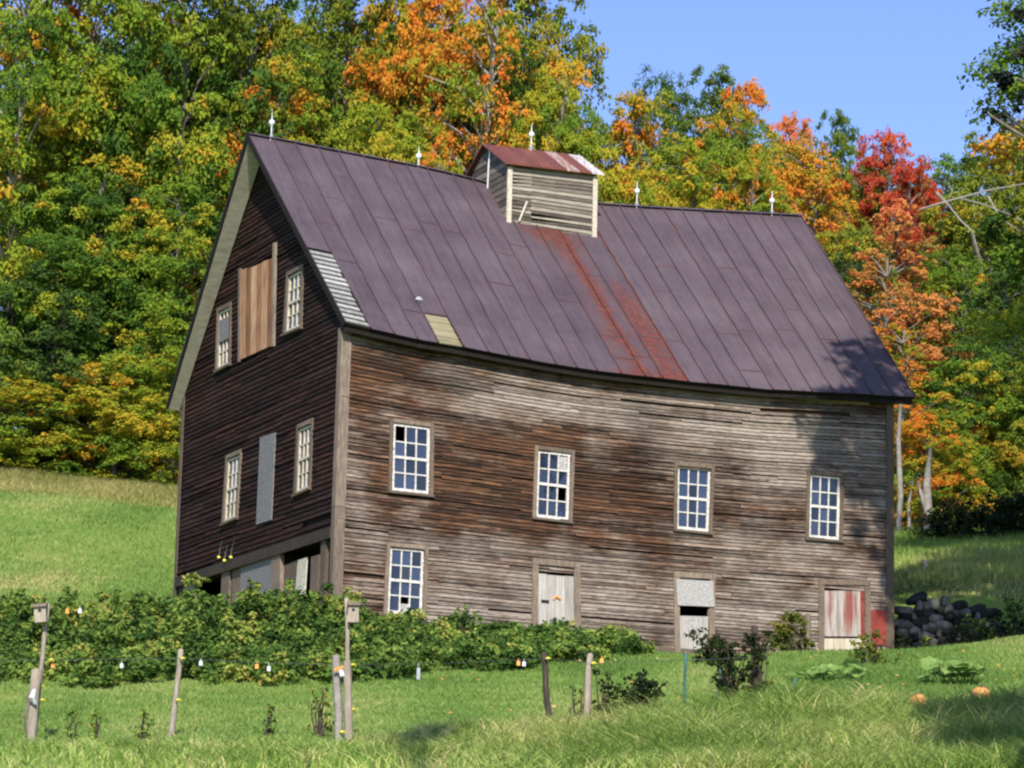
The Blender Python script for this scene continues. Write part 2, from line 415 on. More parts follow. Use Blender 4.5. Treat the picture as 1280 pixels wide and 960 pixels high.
# ------------------------------------------------------------------ barn
YAW = 0.4354
O3 = np.array([-3.3607, 57.1414, 8.05])
D3 = np.array([math.cos(YAW), math.sin(YAW), 0]); G3 = np.array([-math.sin(YAW), math.cos(YAW), 0])
BL_, BW = 12.70, 9.56
def to_local(p): q = p - O3; return np.array([q @ D3, q @ G3, q[2]])
E_l = np.array([(EYE - O3) @ D3, (EYE - O3) @ G3, (EYE - O3)[2]])
def ray_l(px, py): d = ray(px, py); return np.array([d @ D3, d @ G3, d[2]])
def on_v(px, py, v=0.0):
    d = ray_l(px, py); p = E_l + d * ((v - E_l[1]) / d[1]); return p[0], p[2]
def on_u(px, py, u=0.0):
    d = ray_l(px, py); p = E_l + d * ((u - E_l[0]) / d[0]); return p[1], p[2]

barn = thing('barn', 'old brown clapboard barn with sagging purple metal roof and cupola on the hillside', 'barn', tuple(O3), YAW)

OE = .32
eave_px = [(432, 404), (480, 415), (530, 426), (580, 434), (640, 446), (690, 455), (740, 463), (800, 470), (860, 477), (960, 487), (1060, 492), (1143, 497)]
ridge_px = [(310, 168), (360, 177), (420, 189), (520, 208), (570, 219), (610, 230), (680, 246), (745, 255), (800, 259), (870, 263), (1000, 270)]
EV = np.array([on_v(x, y, -OE) for x, y in eave_px]); RV = np.array([on_v(x, y, BW / 2) for x, y in ridge_px])
def eaveh(u): return np.interp(u, EV[:, 0], EV[:, 1])
def ridgeh(u): return np.interp(u, RV[:, 0], RV[:, 1])
uR0, uR1, uE0, uE1 = RV[0, 0], RV[-1, 0], EV[0, 0], EV[-1, 0]
fe = on_v(209, 509, BW + .3); uF0, hF0 = fe
def roofp(t, s, off=0.0):
    """near slope: t 0..1 along the barn, s 0 ridge .. 1 eave"""
    ur, ue = uR0 + t * (uR1 - uR0), uE0 + t * (uE1 - uE0)
    a = np.array([ur, BW / 2, ridgeh(ur)]); b = np.array([ue, -OE, eaveh(ue)])
    p = a + (b - a) * s
    return p + off * np.array([0, -.73, .68])
def farp(t, s, off=0.0):
    ur, ue = uR0 + t * (uR1 - uR0), uF0 + t * (uR1 - uF0)
    a = np.array([ur, BW / 2, ridgeh(ur)]); b = np.array([ue, BW + .3, hF0 + (eaveh(min(ue, uE1)) - eaveh(0)) * .8])
    p = a + (b - a) * s
    return p + off * np.array([0, .73, .68])
SILL = 1.88
def topfront(u):  # wall top under the near eave
    return eaveh(u) + .10
slope_near = (ridgeh(0) - eaveh(0)) / (BW / 2 + OE); slope_far = (ridgeh(0) - hF0) / (BW / 2 + .3)
def topgable(v):
    return (eaveh(uE0) + (v + OE) * slope_near if v < BW / 2 else hF0 + (BW + .3 - v) * slope_far) - (.21 if v < BW / 2 else .09)

mp_front = lambda u, h, o: (u, -o, h)
mp_gable = lambda v, h, o: (-o, v, h)

def siding(name, length, base_fn, top_fn, nc, opens, mp, mat, wear_fn, exposure_t=None, seed=1, step=.22, parent=barn, miss=.006):
    """clapboards with real laps, butt joints, slipped and missing boards, cut round the openings"""
    r = np.random.default_rng(seed)
    V = []; Q = []; tone = []; wear = []; dkp = []
    def addq(pts, tn, wr):
        i = len(V); V.extend(pts); Q.append([i, i + 1, i + 2, i + 3]); tone.append(tn); wear.extend(wr)
        dkp.extend([darkF(p[0], p[2]) if mp is mp_front else 0.0 for p in pts])
    cuts = {0.0, length}
    for (a, b, c, d) in opens: cuts |= {min(max(a, 0), length), min(max(b, 0), length)}
    cuts |= set(np.arange(0, length, step).tolist())
    cuts = sorted(cuts); cuts = [c for i, c in enumerate(cuts) if i == 0 or c - cuts[i - 1] > 1e-4]
    for k in range(nc):
        joint = -r.uniform(0, 3); tn = r.random(); slip = 0; tilt = 0; gone = False; lift = 0
        for a, b in zip(cuts, cuts[1:]):
            if a >= joint:
                joint = a + r.choice([1.2, 2.0, 2.6, 3.4]) * r.uniform(.7, 1.1); tn = r.random()
                slip = r.normal(0, .006) if r.random() < .85 else r.normal(0, .018)
                lift = abs(r.normal(0, .004)) if r.random() < .9 else r.uniform(.01, .03)
                gone = r.random() < miss
            segs = []
            for u in (a, b):
                lo, hi = base_fn(u), top_fn(u)
                if callable(exposure_t): z0, z1 = exposure_t(k, u), exposure_t(k + 1, u)
                else: z0, z1 = lo + (hi - lo) * k / nc, lo + (hi - lo) * (k + 1) / nc
                segs.append([z0, z1, lo, hi])
            pieces = [(0, 1)]
            zz0, zz1 = segs[0][0], segs[0][1]
            mid = (a + b) / 2; rng = [(min(s[0] for s in segs), max(s[1] for s in segs))]
            lims = []
            bad = [(c, d) for (oa, ob, c, d) in opens if oa - 1e-4 <= mid <= ob + 1e-4]
            parts = [[(s[0], s[1]) for s in segs]]
            for c, d in bad:
                np_ = []
                for pr in parts:
                    lowp = [(z0, min(z1, c)) for z0, z1 in pr]; upp = [(max(z0, d), z1) for z0, z1 in pr]
                    if all(y > x + .004 for x, y in lowp): np_.append(lowp)
                    if all(y > x + .004 for x, y in upp): np_.append(upp)
                parts = np_
            for pr in parts:
                pr = [(max(x, s[2]), min(y, s[3])) for (x, y), s in zip(pr, segs)]
                if any(y <= x + .002 for x, y in pr):
                    if all(y <= x + .002 for x, y in pr): continue
                    pr = [(x, max(y, x)) for x, y in pr]
                (l0, l1), (r0, r1) = pr
                wr0 = wear_fn(a, l0); wr1 = wear_fn(b, r0)
                bk = -.03
                addq([mp(a, l0, bk), mp(b, r0, bk), mp(b, r1, bk), mp(a, l1, bk)], .1, [0, 0, 0, 0])
                if gone: continue
                ob, ot = .024 + lift, .004
                s_ = slip
                p0, p1, p2, p3 = mp(a, l0 + s_, ob), mp(b, r0 + s_, ob), mp(b, r1 + min(s_, 0), ot), mp(a, l1 + min(s_, 0), ot)
                addq([p0, p1, p2, p3], tn, [wr0, wr1, wr1, wr0])
                addq([mp(a, l0 + s_, -.005), mp(b, r0 + s_, -.005), p1, p0], tn * .6, [wr0, wr1, wr1, wr0])
    me = mk_mesh(name, np.array(V), Q, attrs={'tone': ('FACE', tone), 'wear': ('POINT', wear), 'dark_patch': ('POINT', dkp)}, mats=(mat,))
    return link(name, me, parent)


# openings on the front wall as four (u, h) corners: TL TR BL BR
def cornersF(*px): return [np.array(on_v(x, y, 0.0)) for x, y in px]
def cornersG(*px): return [np.array(on_u(x, y, 0.0)) for x, y in px]
WF = [cornersF((491, 528), (537, 534), (489, 613), (536, 618)), cornersF((672, 562), (713, 567), (669, 646), (710, 651)),
      cornersF((846, 582), (888, 586), (845, 661), (885, 665)), cornersF((1012, 592), (1050, 596), (1010, 672), (1048, 675)),
      cornersF((487, 683), (530, 687), (483, 766), (527, 770))]
DF = [cornersF((672, 712), (717, 716), (671, 802), (718, 806)), cornersF((848, 728), (886, 730), (849, 818), (885, 818)),
      cornersF((1029, 737), (1080, 738), (1029, 817), (1081, 817))]
WG = [cornersG((302, 567), (286, 574), (297, 646), (281, 653)), cornersG((391, 529), (375, 536), (388, 609), (371, 617)),
      cornersG((289, 383), (275, 390), (288, 454), (273, 462)), cornersG((379, 336), (362, 345), (377, 408), (358, 416))]
DG_ = cornersG((345, 322), (304, 338), (343, 432), (303, 450))
def bbox(c, m=0.0):
    c = np.array(c); return (c[:, 0].min() - m, c[:, 0].max() + m, c[:, 1].min() - m, c[:, 1].max() + m)
opensF = [bbox(c, -.02) for c in WF + DF]
opensG = [bbox(c, -.02) for c in WG + [DG_]]

def gauss(u, h, cu, ch, su, sh): return math.exp(-((u - cu) / su) ** 2 - ((h - ch) / sh) ** 2)
def wearF(u, h):
    e = eaveh(u)
    w = .20
    w += .95 * gauss(u, h, 9.6, 4.6, 3.2, .85)                 # silvered band under the right eave
    w += .85 * gauss(u, e - h, 4.6, .75, 3.2, .4)             # pale streaks under the left eave
    w += .62 * math.exp(-((h - .7) / .95) ** 2) * (u > 1.6)     # splash zone at the foot
    w += .38 * gauss(u, h, 10.6, 2.6, 2.4, 1.4)
    w += .30 * gauss(u, h, .35, 2.5, .5, 1.8)                  # along the corner board
    w -= .45 * gauss(u, h, 4.0, 3.4, 2.6, .9)                  # protected dark boards mid wall
    w -= .3 * gauss(u, h, 7.3, 3.6, .75, 1.6) + .3 * gauss(u, h, 1.2, 5.0, .5, .5)
    w -= .40 * gauss(u, h, .7, 5.1, .9, .4)
    w -= .30 * gauss(u, h, 5.0, 2.4, 2.6, .5)
    return w
DARK_PATCHES = [(on_v(x, y)[0], on_v(x, y)[1], a, b, k) for x, y, a, b, k in ((802, 560, .42, 1.15, .8), (815, 690, .5, .6, .45), (480, 448, .5, .28, .75), (560, 478, .9, .3, .5), (600, 560, 1.2, .7, .35), (735, 590, .8, .6, .4), (740, 700, .9, .35, .35), (900, 560, .35, .5, .3), (640, 640, 1.1, .3, .35), (1050, 522, .5, .2, .5))]  # soft dark patches at set spots on the front wall
def darkF(u, h):
    return 1 - np.prod([1 - k * math.exp(-((u - a) / p) ** 2 - ((h - b) / q) ** 2) for a, b, p, q, k in DARK_PATCHES])
def wearG(v, h): return .12 + .25 * gauss(v, h, 1.5, 2.6, 2, .6)
NCF = 76
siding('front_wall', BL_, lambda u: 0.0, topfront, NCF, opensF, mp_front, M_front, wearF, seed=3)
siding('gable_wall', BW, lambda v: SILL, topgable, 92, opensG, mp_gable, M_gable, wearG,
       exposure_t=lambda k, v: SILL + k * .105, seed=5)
# far gable and rear wall
mb = MB()
ee = eaveh(BL_)
for a, b in ((0, BW / 2), (BW / 2, BW)):
    mb.quad((BL_, a, -.1), (BL_, b, -.1), (BL_, b, (ee if b == BW else ridgeh(BL_)) - .06), (BL_, a, (ee if a == 0 else ridgeh(BL_)) - .06))
mb.build('far_gable_wall', M_gable, barn)
mb = MB(); mb.quad((0, BW, .8), (BL_, BW, .8), (BL_, BW, ee), (0, BW, hF0 + .2)); mb.build('rear_wall', M_gable, barn)
# inside: loft floor and dim partition so the windows look into dark rooms
mb = MB()
mb.box((.1, .1, SILL - .12), (BL_ - .1, BW - .1, SILL - .05)); mb.box((.1, 4.2, SILL), (BL_ - .1, 4.3, 5.6))
mb.box((.1, .1, 4.55), (BL_ - .1, BW - .1, 4.6)); mb.box((.1, 3.0, .0), (BL_ - .1, 3.1, SILL - .13)); mb.box((3.2, .1, 0), (3.3, 3.0, SILL - .13))
mb.build('inner_partition', M_back, barn)

# corner boards, sill and foot board
mb = MB()
ea = eaveh(0.1)
cut = 2.28
for a, b, tn in ((-.1, cut, .45), (cut + .01, ea, .6)):
    mb.a = tn; mb.box((-.045, -.045, a), (.17, -.028, b)); mb.box((-.047, -.0445, a), (-.028, .14, b))
mb.build('corner_board', M_trim, barn)
mb = MB(); mb.a = .35; eb = eaveh(BL_) + .05
mb.box((BL_ - .14, -.045, -.1), (BL_ + .045, -.028, eb)); mb.build('corner_board', M_casing, barn)
mb = MB(); mb.a = .35; mb.box((-.047, BW - .12, .6), (-.028, BW + .04, hF0 + .2)); mb.build('corner_board', M_casing, barn)
mb = MB(); mb.a = .3; mb.box((-.07, .14, SILL - .2), (-.028, BW - .125, SILL + .02)); mb.build('sill_beam', M_postd, barn)
mb = MB(); mb.a = .4; mb.box((.2, -.045, -.35), (BL_ - .16, -.027, .02)); mb.build('foot_board', M_casing, barn)

def bil(c, a, b):
    TL, TR, BLc, BR = c
    return (TL * (1 - a) + TR * a) * b + (BLc * (1 - a) + BR * a) * (1 - b)
def slab(mb, c, mp, o0, o1, a0=0., a1=1., b0=0., b1=1.):
    p = [bil(c, a, b) for a, b in ((a0, b0), (a1, b0), (a1, b1), (a0, b1))]
    mb.hexa([mp(x[0], x[1], o0) for x in p] + [mp(x[0], x[1], o1) for x in p])

def window(c, mp, cols=3, rows=4, gone=(), white=(), casing=M_casing, sash=M_white, sill=True, seed=0, cw=.078, low_board=None, part_name='window'):
    """casing as the part; sash bars, glass and sill below it"""
    r = random.Random(seed)
    wd = np.linalg.norm(c[1] - c[0]); ht = np.linalg.norm(c[0] - c[2])
    A, B = cw / wd, cw / ht
    m = MB(); m.a = r.uniform(.3, .8)
    slab(m, c, mp, -.03, .05, -A, 0, -B * .2, 1 + B); m.a = r.uniform(.3, .6); slab(m, c, mp, -.03, .05, 1, 1 + A, -B * .2, 1 + B)
    m.a = r.uniform(.4, .9); slab(m, c, mp, -.03, .052, 0.001, .999, 1, 1 + B)
    w = m.build(part_name, casing, barn)
    if sill:
        m = MB(); m.a = .4; slab(m, c, mp, -.03, .085, -A * 1.15, 1 + A * 1.15, -B * .75, -B * .2 - .002); m.build('sill', casing, w)
    m = MB()
    fx, fy = .055 / wd, .06 / ht; mx, my = .026 / wd, .026 / ht
    slab(m, c, mp, -.035, .012, 0, fx, 0, 1); slab(m, c, mp, -.035, .012, 1 - fx, 1, 0, 1)
    slab(m, c, mp, -.034, .011, fx, 1 - fx, 0, fy); slab(m, c, mp, -.034, .011, fx, 1 - fx, 1 - fy, 1)
    slab(m, c, mp, -.032, .016, fx, 1 - fx, .5 - fy * .45, .5 + fy * .45)
    for i in range(1, cols):
        a = fx + (1 - 2 * fx) * i / cols; slab(m, c, mp, -.03, .006, a - mx / 2, a + mx / 2, fy, 1 - fy)
    for j in range(1, rows):
        if j * 2 == rows: continue
        b = fy + (1 - 2 * fy) * j / rows; slab(m, c, mp, -.029, .004, fx, 1 - fx, b - my / 2, b + my / 2)
    m.build('sash', sash, w)
    m = MB()
    for i in range(cols):
        for j in range(rows):
            if (i, j) in gone or (i, j) in white: continue
            t = [r.uniform(-.006, .006) for _ in range(4)]; m.a = r.random()
            a0, a1 = fx + (1 - 2 * fx) * i / cols, fx + (1 - 2 * fx) * (i + 1) / cols
            b0, b1 = fy + (1 - 2 * fy) * j / rows, fy + (1 - 2 * fy) * (j + 1) / rows
            P = [bil(c, a, b) for a, b in ((a0, b0), (a1, b0), (a1, b1), (a0, b1))]
            m.quad(*[mp(p[0], p[1], -.02 + tt) for p, tt in zip(P, t)])
    m.build('glass', M_glass, w)
    for (i, j) in white:
        m = MB(); a0, a1 = fx + (1 - 2 * fx) * i / cols, fx + (1 - 2 * fx) * (i + 1) / cols
        b0, b1 = fy + (1 - 2 * fy) * j / rows, fy + (1 - 2 * fy) * (j + 1) / rows
        slab(m, c, mp, -.024, -.014, a0 + .01, a1 - .01, b0, b1 - .01 if j else (b0 + b1) / 2); m.build('pane_cover', M_osb, w)
    return w
window(WF[0], mp_front, gone=((0, 3),), seed=1)
window(WF[1], mp_front, gone=((2, 1),), white=((2, 3),), seed=2)
window(WF[2], mp_front, seed=3)
w4 = window(WF[3], mp_front, seed=4, casing=M_casing)
window(WF[4], mp_front, white=((1, 0),), casing=M_trim, seed=5)
window(WG[0], mp_gable, sash=M_cream, seed=6, cw=.09); window(WG[1], mp_gable, sash=M_cream, seed=7, cw=.09)
window(WG[2], mp_gable, rows=4, sash=M_cream, gone=((0, 3), (1, 3), (2, 3)), seed=8, cw=.09, casing=M_casing)
window(WG[3], mp_gable, sash=M_cream, seed=9, cw=.09)
# grey cover board inside the upper left gable window
m = MB(); slab(m, WG[2], mp_gable, .013, .03, .08, .92, .45, .84); m.build('cover_board', M_osb_shade, barn)
# strand board over the middle gable opening
c = cornersG((347, 541), (328, 547), (342, 650), (323, 656)); m = MB(); slab(m, c, mp_gable, .03, .055); m.build('cover_board', M_osb_shade, barn)
# hay door: vertical boards hung slightly proud, with a rail on its right edge
door = MB(); nb = 6
for i in range(nb):
    door.a = (.42, .62, .5, .68, .4, .58)[i]; slab(door, DG_, mp_gable, .03, .058 + rnd.uniform(0, .006), i / nb + .004, (i + 1) / nb - .004, 0, 1 - rnd.uniform(0, .03))
hd = door.build('hay_door', M_hay, barn); hd['label'] = 'tan vertical board hay door in the gable'
m = MB(); m.a = .7
slab(m, DG_, mp_gable, .03, .09, -.07, -.01, -.02, 1.16); m.build('door_post', M_trim, hd)
m = MB(); slab(m, DG_, mp_gable, .03, .07, 1.0, 1.06, -.02, 1.02); m.build('door_post', M_trim, hd)

def plank_door(c, mp, mat, n, name, parent, frame=M_casing, b0=0., b1=1., rec=.0):
    m = MB()
    fw = .13 / np.linalg.norm(c[1] - c[0])
    for i in range(n):
        m.a = rnd.uniform(.2, .85); slab(m, c, mp, -.02, .006 + rnd.uniform(0, .006), i / n + .004, (i + 1) / n - .004, b0, b1 - rnd.uniform(0, .01))
    o = m.build(name, mat, parent)
    if frame:
        m = MB(); m.a = .6; ht = np.linalg.norm(c[0] - c[2])
        slab(m, c, mp, -.03, .05, -fw, 0, 0, 1 + .1 / ht); slab(m, c, mp, -.03, .05, 1, 1 + fw, 0, 1 + .1 / ht); slab(m, c, mp, -.03, .06, -fw, 1 + fw, 1 + .1 / ht + .001, 1 + .22 / ht)
        m.build('door_frame', frame, o)
    return o
d1 = plank_door(DF[0], mp_front, M_pale, 4, 'door', barn, M_trim, 0, .95); d1['label'] = 'pale grey plank door with a small red mark'
m = MB(); p = bil(DF[0], .5, .62); m.tube([mp_front(p[0] - .06, p[1] - .03, .02), mp_front(p[0], p[1] + .04, .03), mp_front(p[0] + .09, p[1] + .0, .03)], .025, 5); m.build('latch', M_orange, d1)
m = MB(); slab(m, DF[0], mp_front, .012, .035, .1, .3, .55, .585); m.build('hinge', M_black, d1)
# small lower door: strand board over the top, gap, pale panelled leaf
d2 = plank_door(DF[1], mp_front, M_pale, 1, 'door', barn, M_trim, 0, .54); d2['label'] = 'low pale door below a grey strand board'
c = cornersF((843, 724), (889, 727), (845, 757), (891, 759)); m = MB(); slab(m, c, mp_front, .056, .08); m.build('cover_board', M_osb, d2)
m = MB(); slab(m, DF[1], mp_front, .014, .022, .22, .75, .28, .5); m.build('door_panel', M_osb, d2)
# right lower door: red streaked boards above pale step boards, dark lintel
d3 = plank_door(DF[2], mp_front, M_reddoor, 6, 'door', barn, M_casing, .27, .99); d3['label'] = 'weathered board door streaked with red paint'
m = MB()
for i in range(8):
    m.a = rnd.uniform(.3, .8); slab(m, DF[2], mp_front, -.03, .03 + rnd.uniform(0, .006), -.06 + i * .14 + .004, -.06 + (i + 1) * .14 - .004, -.02, .235)
m.build('step_board', M_stepwood, d3)
m = MB(); slab(m, DF[2], mp_front, -.03, .016, .0, 1, .24, .268); m.build('door_sill', M_dark, d3)
m = MB(); slab(m, DF[2], mp_front, .011, .03, .9, .985, .27, .98); m.build('door_stile', M_redpanel, d3)
c = cornersF((1083, 762), (1109, 763), (1083, 809), (1109, 809)); m = MB(); slab(m, c, mp_front, .03, .042, 0, 1, .05, 1); m.build('red_panel', M_redpanel, barn)
c = cornersF((990, 493), (1085, 501), (990, 499), (1085, 507)); m = MB(); m.a = .9; slab(m, c, mp_front, .03, .06); m.build('loose_board', M_trim, barn)
# open basement below the gable sill: posts, boards, strand board
def gslab(name, pxs, mat, o0, o1, a=.5, parent=barn):
    c = cornersG(*pxs); m = MB(); m.a = a; slab(m, c, mp_gable, o0, o1); return m.build(name, mat, parent)
gslab('basement_post', ((242, 722), (231, 727), (240, 790), (222, 795)), M_trim, -.1, .0, .8)
gslab('basement_post', ((229, 727), (221, 731), (224, 795), (213, 798)), M_postd, -.12, -.02, .6)
gslab('basement_post', ((288, 702), (279, 706), (284, 790), (274, 792)), M_casing, -.05, .02, .5)
gslab('basement_board', ((300, 706), (289, 710), (300, 790), (287, 790)), M_casing, -.08, -.03, .6)
gslab('basement_board', ((340, 690), (301, 704), (338, 790), (299, 790)), M_osb_shade, -.03, .0, .4)
gslab('basement_post', ((352, 686), (341, 691), (351, 790), (339, 790)), M_trim, -.06, .03, .55)
gslab('basement_board', ((368, 700), (353, 706), (366, 790), (352, 790)), M_casing, -.1, -.05, .3)
gslab('basement_board', ((381, 696), (370, 700), (378, 742), (366, 744)), M_cream, -.07, -.04, .3)
gslab('basement_board', ((397, 693), (387, 696), (393, 790), (384, 790)), M_casing, -.07, -.03, .5)
gslab('basement_post', ((409, 665), (403, 668), (404, 790), (397, 790)), M_casing, -.06, .02, .35)
# yellow wire insulators on the gable
for x, y in ((279, 697), (286, 701), (294, 697)):
    v, h = on_u(x, y); m = MB(); m.tube([(-.07, v, h), (-.1, v, h), (-.13, v, h)], [.022, .034, .022], 8); ins = m.build('insulator', M_yellow, barn)
    m = MB(); m.tube([(-.1, v, h), (-.06, v + .05, h + .2), (-.05, v - .03, h + .34)], .008, 4); m.build('hook_wire', M_wire, ins)

# ---- roof
NP = 26
r = np.random.default_rng(21)
seam_t = (np.arange(NP + 1) + np.r_[0, r.uniform(-.1, .1, NP - 1), 0]) / NP
holes = {0: .62}
# panel whose foot lies at photo x ~535-575 lost its lower sheet
tp = (on_v(555, 431, -OE)[0] - uE0) / (uE1 - uE0); kp = int(np.searchsorted(seam_t, tp) - 1); holes[kp] = .855
V = []; Q = []; tone = []; rust = []
def rustf(t, s):
    x = 0.0
    for ct, wt, s0, amt in ((.503, .014, .26, .92), (.525, .035, .28, .26), (.556, .02, .52, .8), (.47, .03, .22, .4), (.88, .02, .45, .22), (.30, .012, .35, .2)):
        x += amt * math.exp(-((t - ct) / wt) ** 2) * min(max((s - s0 + .12) * 6, 0), 1)
    x += .55 * math.exp(-((t - .475) / .09) ** 2) * math.exp(-((s - .24) / .07) ** 2)
    x += .35 * math.exp(-((1 - s) / .03) ** 2) + .22 * math.exp(-(s / .02) ** 2)
    return x
for k in range(NP):
    t0, t1 = seam_t[k], seam_t[k + 1]; tn = r.random(); smax = holes.get(k, 1.0)
    cuts_s = sorted(r.uniform(.15, .95, 2 if r.random() < .3 else 1))
    ss = np.linspace(0, smax, 37); tt = np.linspace(t0, t1, 6)
    base = len(V)
    for si in ss:
        sec = sum(si > c for c in cuts_s)
        for ti in tt:
            e = min(ti - t0, t1 - ti) / (t1 - t0)
            V.append(roofp(ti, si, .004 * math.sin(si * 13 + k * 2) * (e > .1) + .012 + .004 * sec * 0))
            rust.append(.45 * rustf((t0 + t1) / 2, si) + .5 * rustf(ti, si) + (.14 if e < .02 else 0) + max(0, .1 - abs(min(abs(si - c) for c in cuts_s)) * 8) * 3)
    for i in range(36):
        sec = sum(ss[i] > c for c in cuts_s)
        for j in range(5):
            a = base + i * 6 + j; Q.append([a, a + 6, a + 7, a + 1]); tone.append(min(max(tn + (sec - .5) * .5 * (r.random() - .3 if j == 0 else 0), 0), 1) if j == 0 else tone[-1])
    # cross laps
    for cs in cuts_s:
        if cs > smax: continue
        i = len(V)
        for (ti, si, o) in ((t0, cs - .0025, .013), (t1, cs - .0025, .013), (t1, cs + .0025, .013), (t0, cs + .0025, .013), (t0, cs - .0025, .020), (t1, cs - .0025, .020), (t1, cs + .0025, .020), (t0, cs + .0025, .020)):
            V.append(roofp(ti, si, o)); rust.append(r.uniform(.3, .6))
        for f in ((4, 5, 6, 7), (0, 1, 5, 4), (2, 3, 7, 6)): Q.append([i + x for x in f]); tone.append(.2)
# ribs
for k in range(1, NP + 1):
    t0 = seam_t[k]; hw = .012 / (uR1 - uR0); base = len(V); smax = max(holes.get(k, 1.0) if k == 0 else 1.0, 0)
    rr = .95 if k == int(round(.565 * NP)) else r.uniform(.05, .5)
    n = 25
    for si in np.linspace(0, smax, n):
        wob = r.normal(0, .0006)
        for dt, o in ((-hw, .01), (-hw, .045), (hw, .045), (hw, .01)):
            V.append(roofp(t0 + dt + wob, si, o)); rust.append(max(rr, rustf(t0, si)))
    for i in range(n - 1):
        for j in range(3):
            a = base + i * 4 + j; Q.append([a, a + 4, a + 5, a + 1]); tone.append(.15)
roof = link('roof', mk_mesh('roof', np.array(V), Q, attrs={'tone': ('FACE', tone), 'rust': ('POINT', rust)}, mats=(M_roof,)), barn)
roof['label'] = 'purple brown standing seam roof with red rust streaks'
# far slope sheets
V = []; Q = []; tone = []
for i in range(25):
    for j in range(9): V.append(farp(i / 24, j / 8, .02))
for i in range(24):
    for j in range(8): a = i * 9 + j; Q.append([a, a + 9, a + 10, a + 1]); tone.append(r.random())
link('far_slope', mk_mesh('far_slope', np.array(V), Q, attrs={'tone': ('FACE', tone), 'rust': ('POINT', np.full(len(V), .1))}, mats=(M_roof,)), roof)
# sheathing under both slopes, ridge cap, eave fascia, rake boards
mb = MB(); nseg = 24
for i in range(nseg):
    ta, tb = i / nseg, (i + 1) / nseg
    for fn in (roofp, farp):
        mb.hexa([fn(ta, 0, -.06), fn(tb, 0, -.06), fn(tb, .998, -.06), fn(ta, .998, -.06), fn(ta, 0, -.008), fn(tb, 0, -.008), fn(tb, .998, -.008), fn(ta, .998, -.008)])
mb.build('sheathing', M_dark, roof)
mb = MB()
for i in range(nseg):
    ta, tb = i / nseg, (i + 1) / nseg
    a, b = roofp(ta, 0), roofp(tb, 0); dz = np.array([0, 0, .05]); dn = np.array([0, -.1, -.055]); df = np.array([0, .1, -.055])
    mb.quad(a + dn + dz, b + dn + dz, b + dz, a + dz); mb.quad(a + dz, b + dz, b + df + dz, a + df + dz)
cap = link('ridge_cap', mk_mesh('ridge_cap', mb.v, mb.q, attrs={'tone': ('FACE', [r.random() for _ in mb.q]), 'rust': ('POINT', [.25] * len(mb.v))}, mats=(M_roof,)), roof)
mb = MB(); mb.a = .3
for i in range(nseg):
    ta, tb = i / nseg, (i + 1) / nseg
    a, b = roofp(ta, .993, -.062), roofp(tb, .993, -.062)
    q = [a + np.array([0, y, z]) for y, z in ()]
    mb.hexa([a + np.array([0, 0, -.13]), b + np.array([0, 0, -.13]), b + np.array([0, .03, -.13]), a + np.array([0, .03, -.13]), a, b, b + np.array([0, .03, 0]), a + np.array([0, .03, 0])])
    # eave soffit back to the wall
    ue = a[0]; mb.quad(a + np.array([0, .03, -.12]), b + np.array([0, .03, -.12]), np.array([b[0], -.025, b[2] - .02]), np.array([a[0], -.025, a[2] - .02]))
mb.build('eave_fascia', M_dark, roof)
# rake: pale soffit under the far slope overhang, dark edge boards
mb = MB(); n = 12
for i in range(n):
    s0, s1 = i / n, (i + 1) / n; mb.a = .5
    A0, A1 = farp(0, s0, -.065), farp(0, s1, -.065)
    B0, B1 = A0.copy(), A1.copy(); B0[0] = -.03; B1[0] = -.03
    A0[0] += .01; A1[0] += .01; A0[2] -= .0; 
    mb.hexa([A0 + np.array([0, -.02, -.02]), A1 + np.array([0, -.02, -.02]), B1 + np.array([0, -.02, -.02]), B0 + np.array([0, -.02, -.02]), A0, A1, B1, B0])
mb.build('rake_soffit', M_soffit, roof)
mb = MB()
for fn in (farp, roofp):
    for i in range(n):
        s0, s1 = i / n, (i + 1) / n
        p = [fn(0, s0, -.10), fn(0, s1, -.10), fn(0, s1, .03), fn(0, s0, .03)]
        dx = np.array([-.03, 0, 0]); dx2 = np.array([-.002, 0, 0]); mb.hexa([x + dx for x in p] + [x + dx2 for x in p])
mb.build('rake_board', M_dark, roof)
# silver slats where the first sheet is gone, yellowed shingles at the second gap, a curled flap
mb = MB(); ns = 15
for i in range(ns):
    s0 = .632 + (.365) * i / ns; s1 = s0 + .365 / ns * .8; mb.a = rnd.uniform(.2, .9)
    w_ = rnd.uniform(-.003, .003); tl, tr = .002, seam_t[1] - .001 + w_
    mb.hexa([roofp(tl, s0, -.006), roofp(tr, s0, -.006), roofp(tr, s1, -.006), roofp(tl, s1, -.006), roofp(tl, s0, .006), roofp(tr, s0, .006), roofp(tr, s1, .028), roofp(tl, s1, .028)])
x = mb.build('bare_slats', M_slat, roof); x['label'] = 'silver bare slats at the lower left roof corner'
mb = MB()
for i in range(4):
    s0 = .858 + .035 * i; mb.a = rnd.uniform(.3, .8); tl, tr = seam_t[kp] + .002, seam_t[kp + 1] - .002
    mb.hexa([roofp(tl, s0, -.006), roofp(tr, s0, -.006), roofp(tr, s0 + .036, -.006), roofp(tl, s0 + .036, -.006), roofp(tl, s0, .0), roofp(tr, s0, .0), roofp(tr, s0 + .035, .012), roofp(tl, s0 + .035, .012)])
x = mb.build('bare_shingles', M_lichen, roof); x['label'] = 'yellowed shingles bared by a missing roof sheet'
def roof_ts(px, py):
    d = ray_l(px, py); p0, p1, p2 = roofp(.4, 0), roofp(.6, 0), roofp(.5, 1); nn = np.cross(p1 - p0, p2 - p0)
    p = E_l + d * (((p0 - E_l) @ nn) / (d @ nn)); s = (BW / 2 - p[1]) / (BW / 2 + OE)
    return p, s
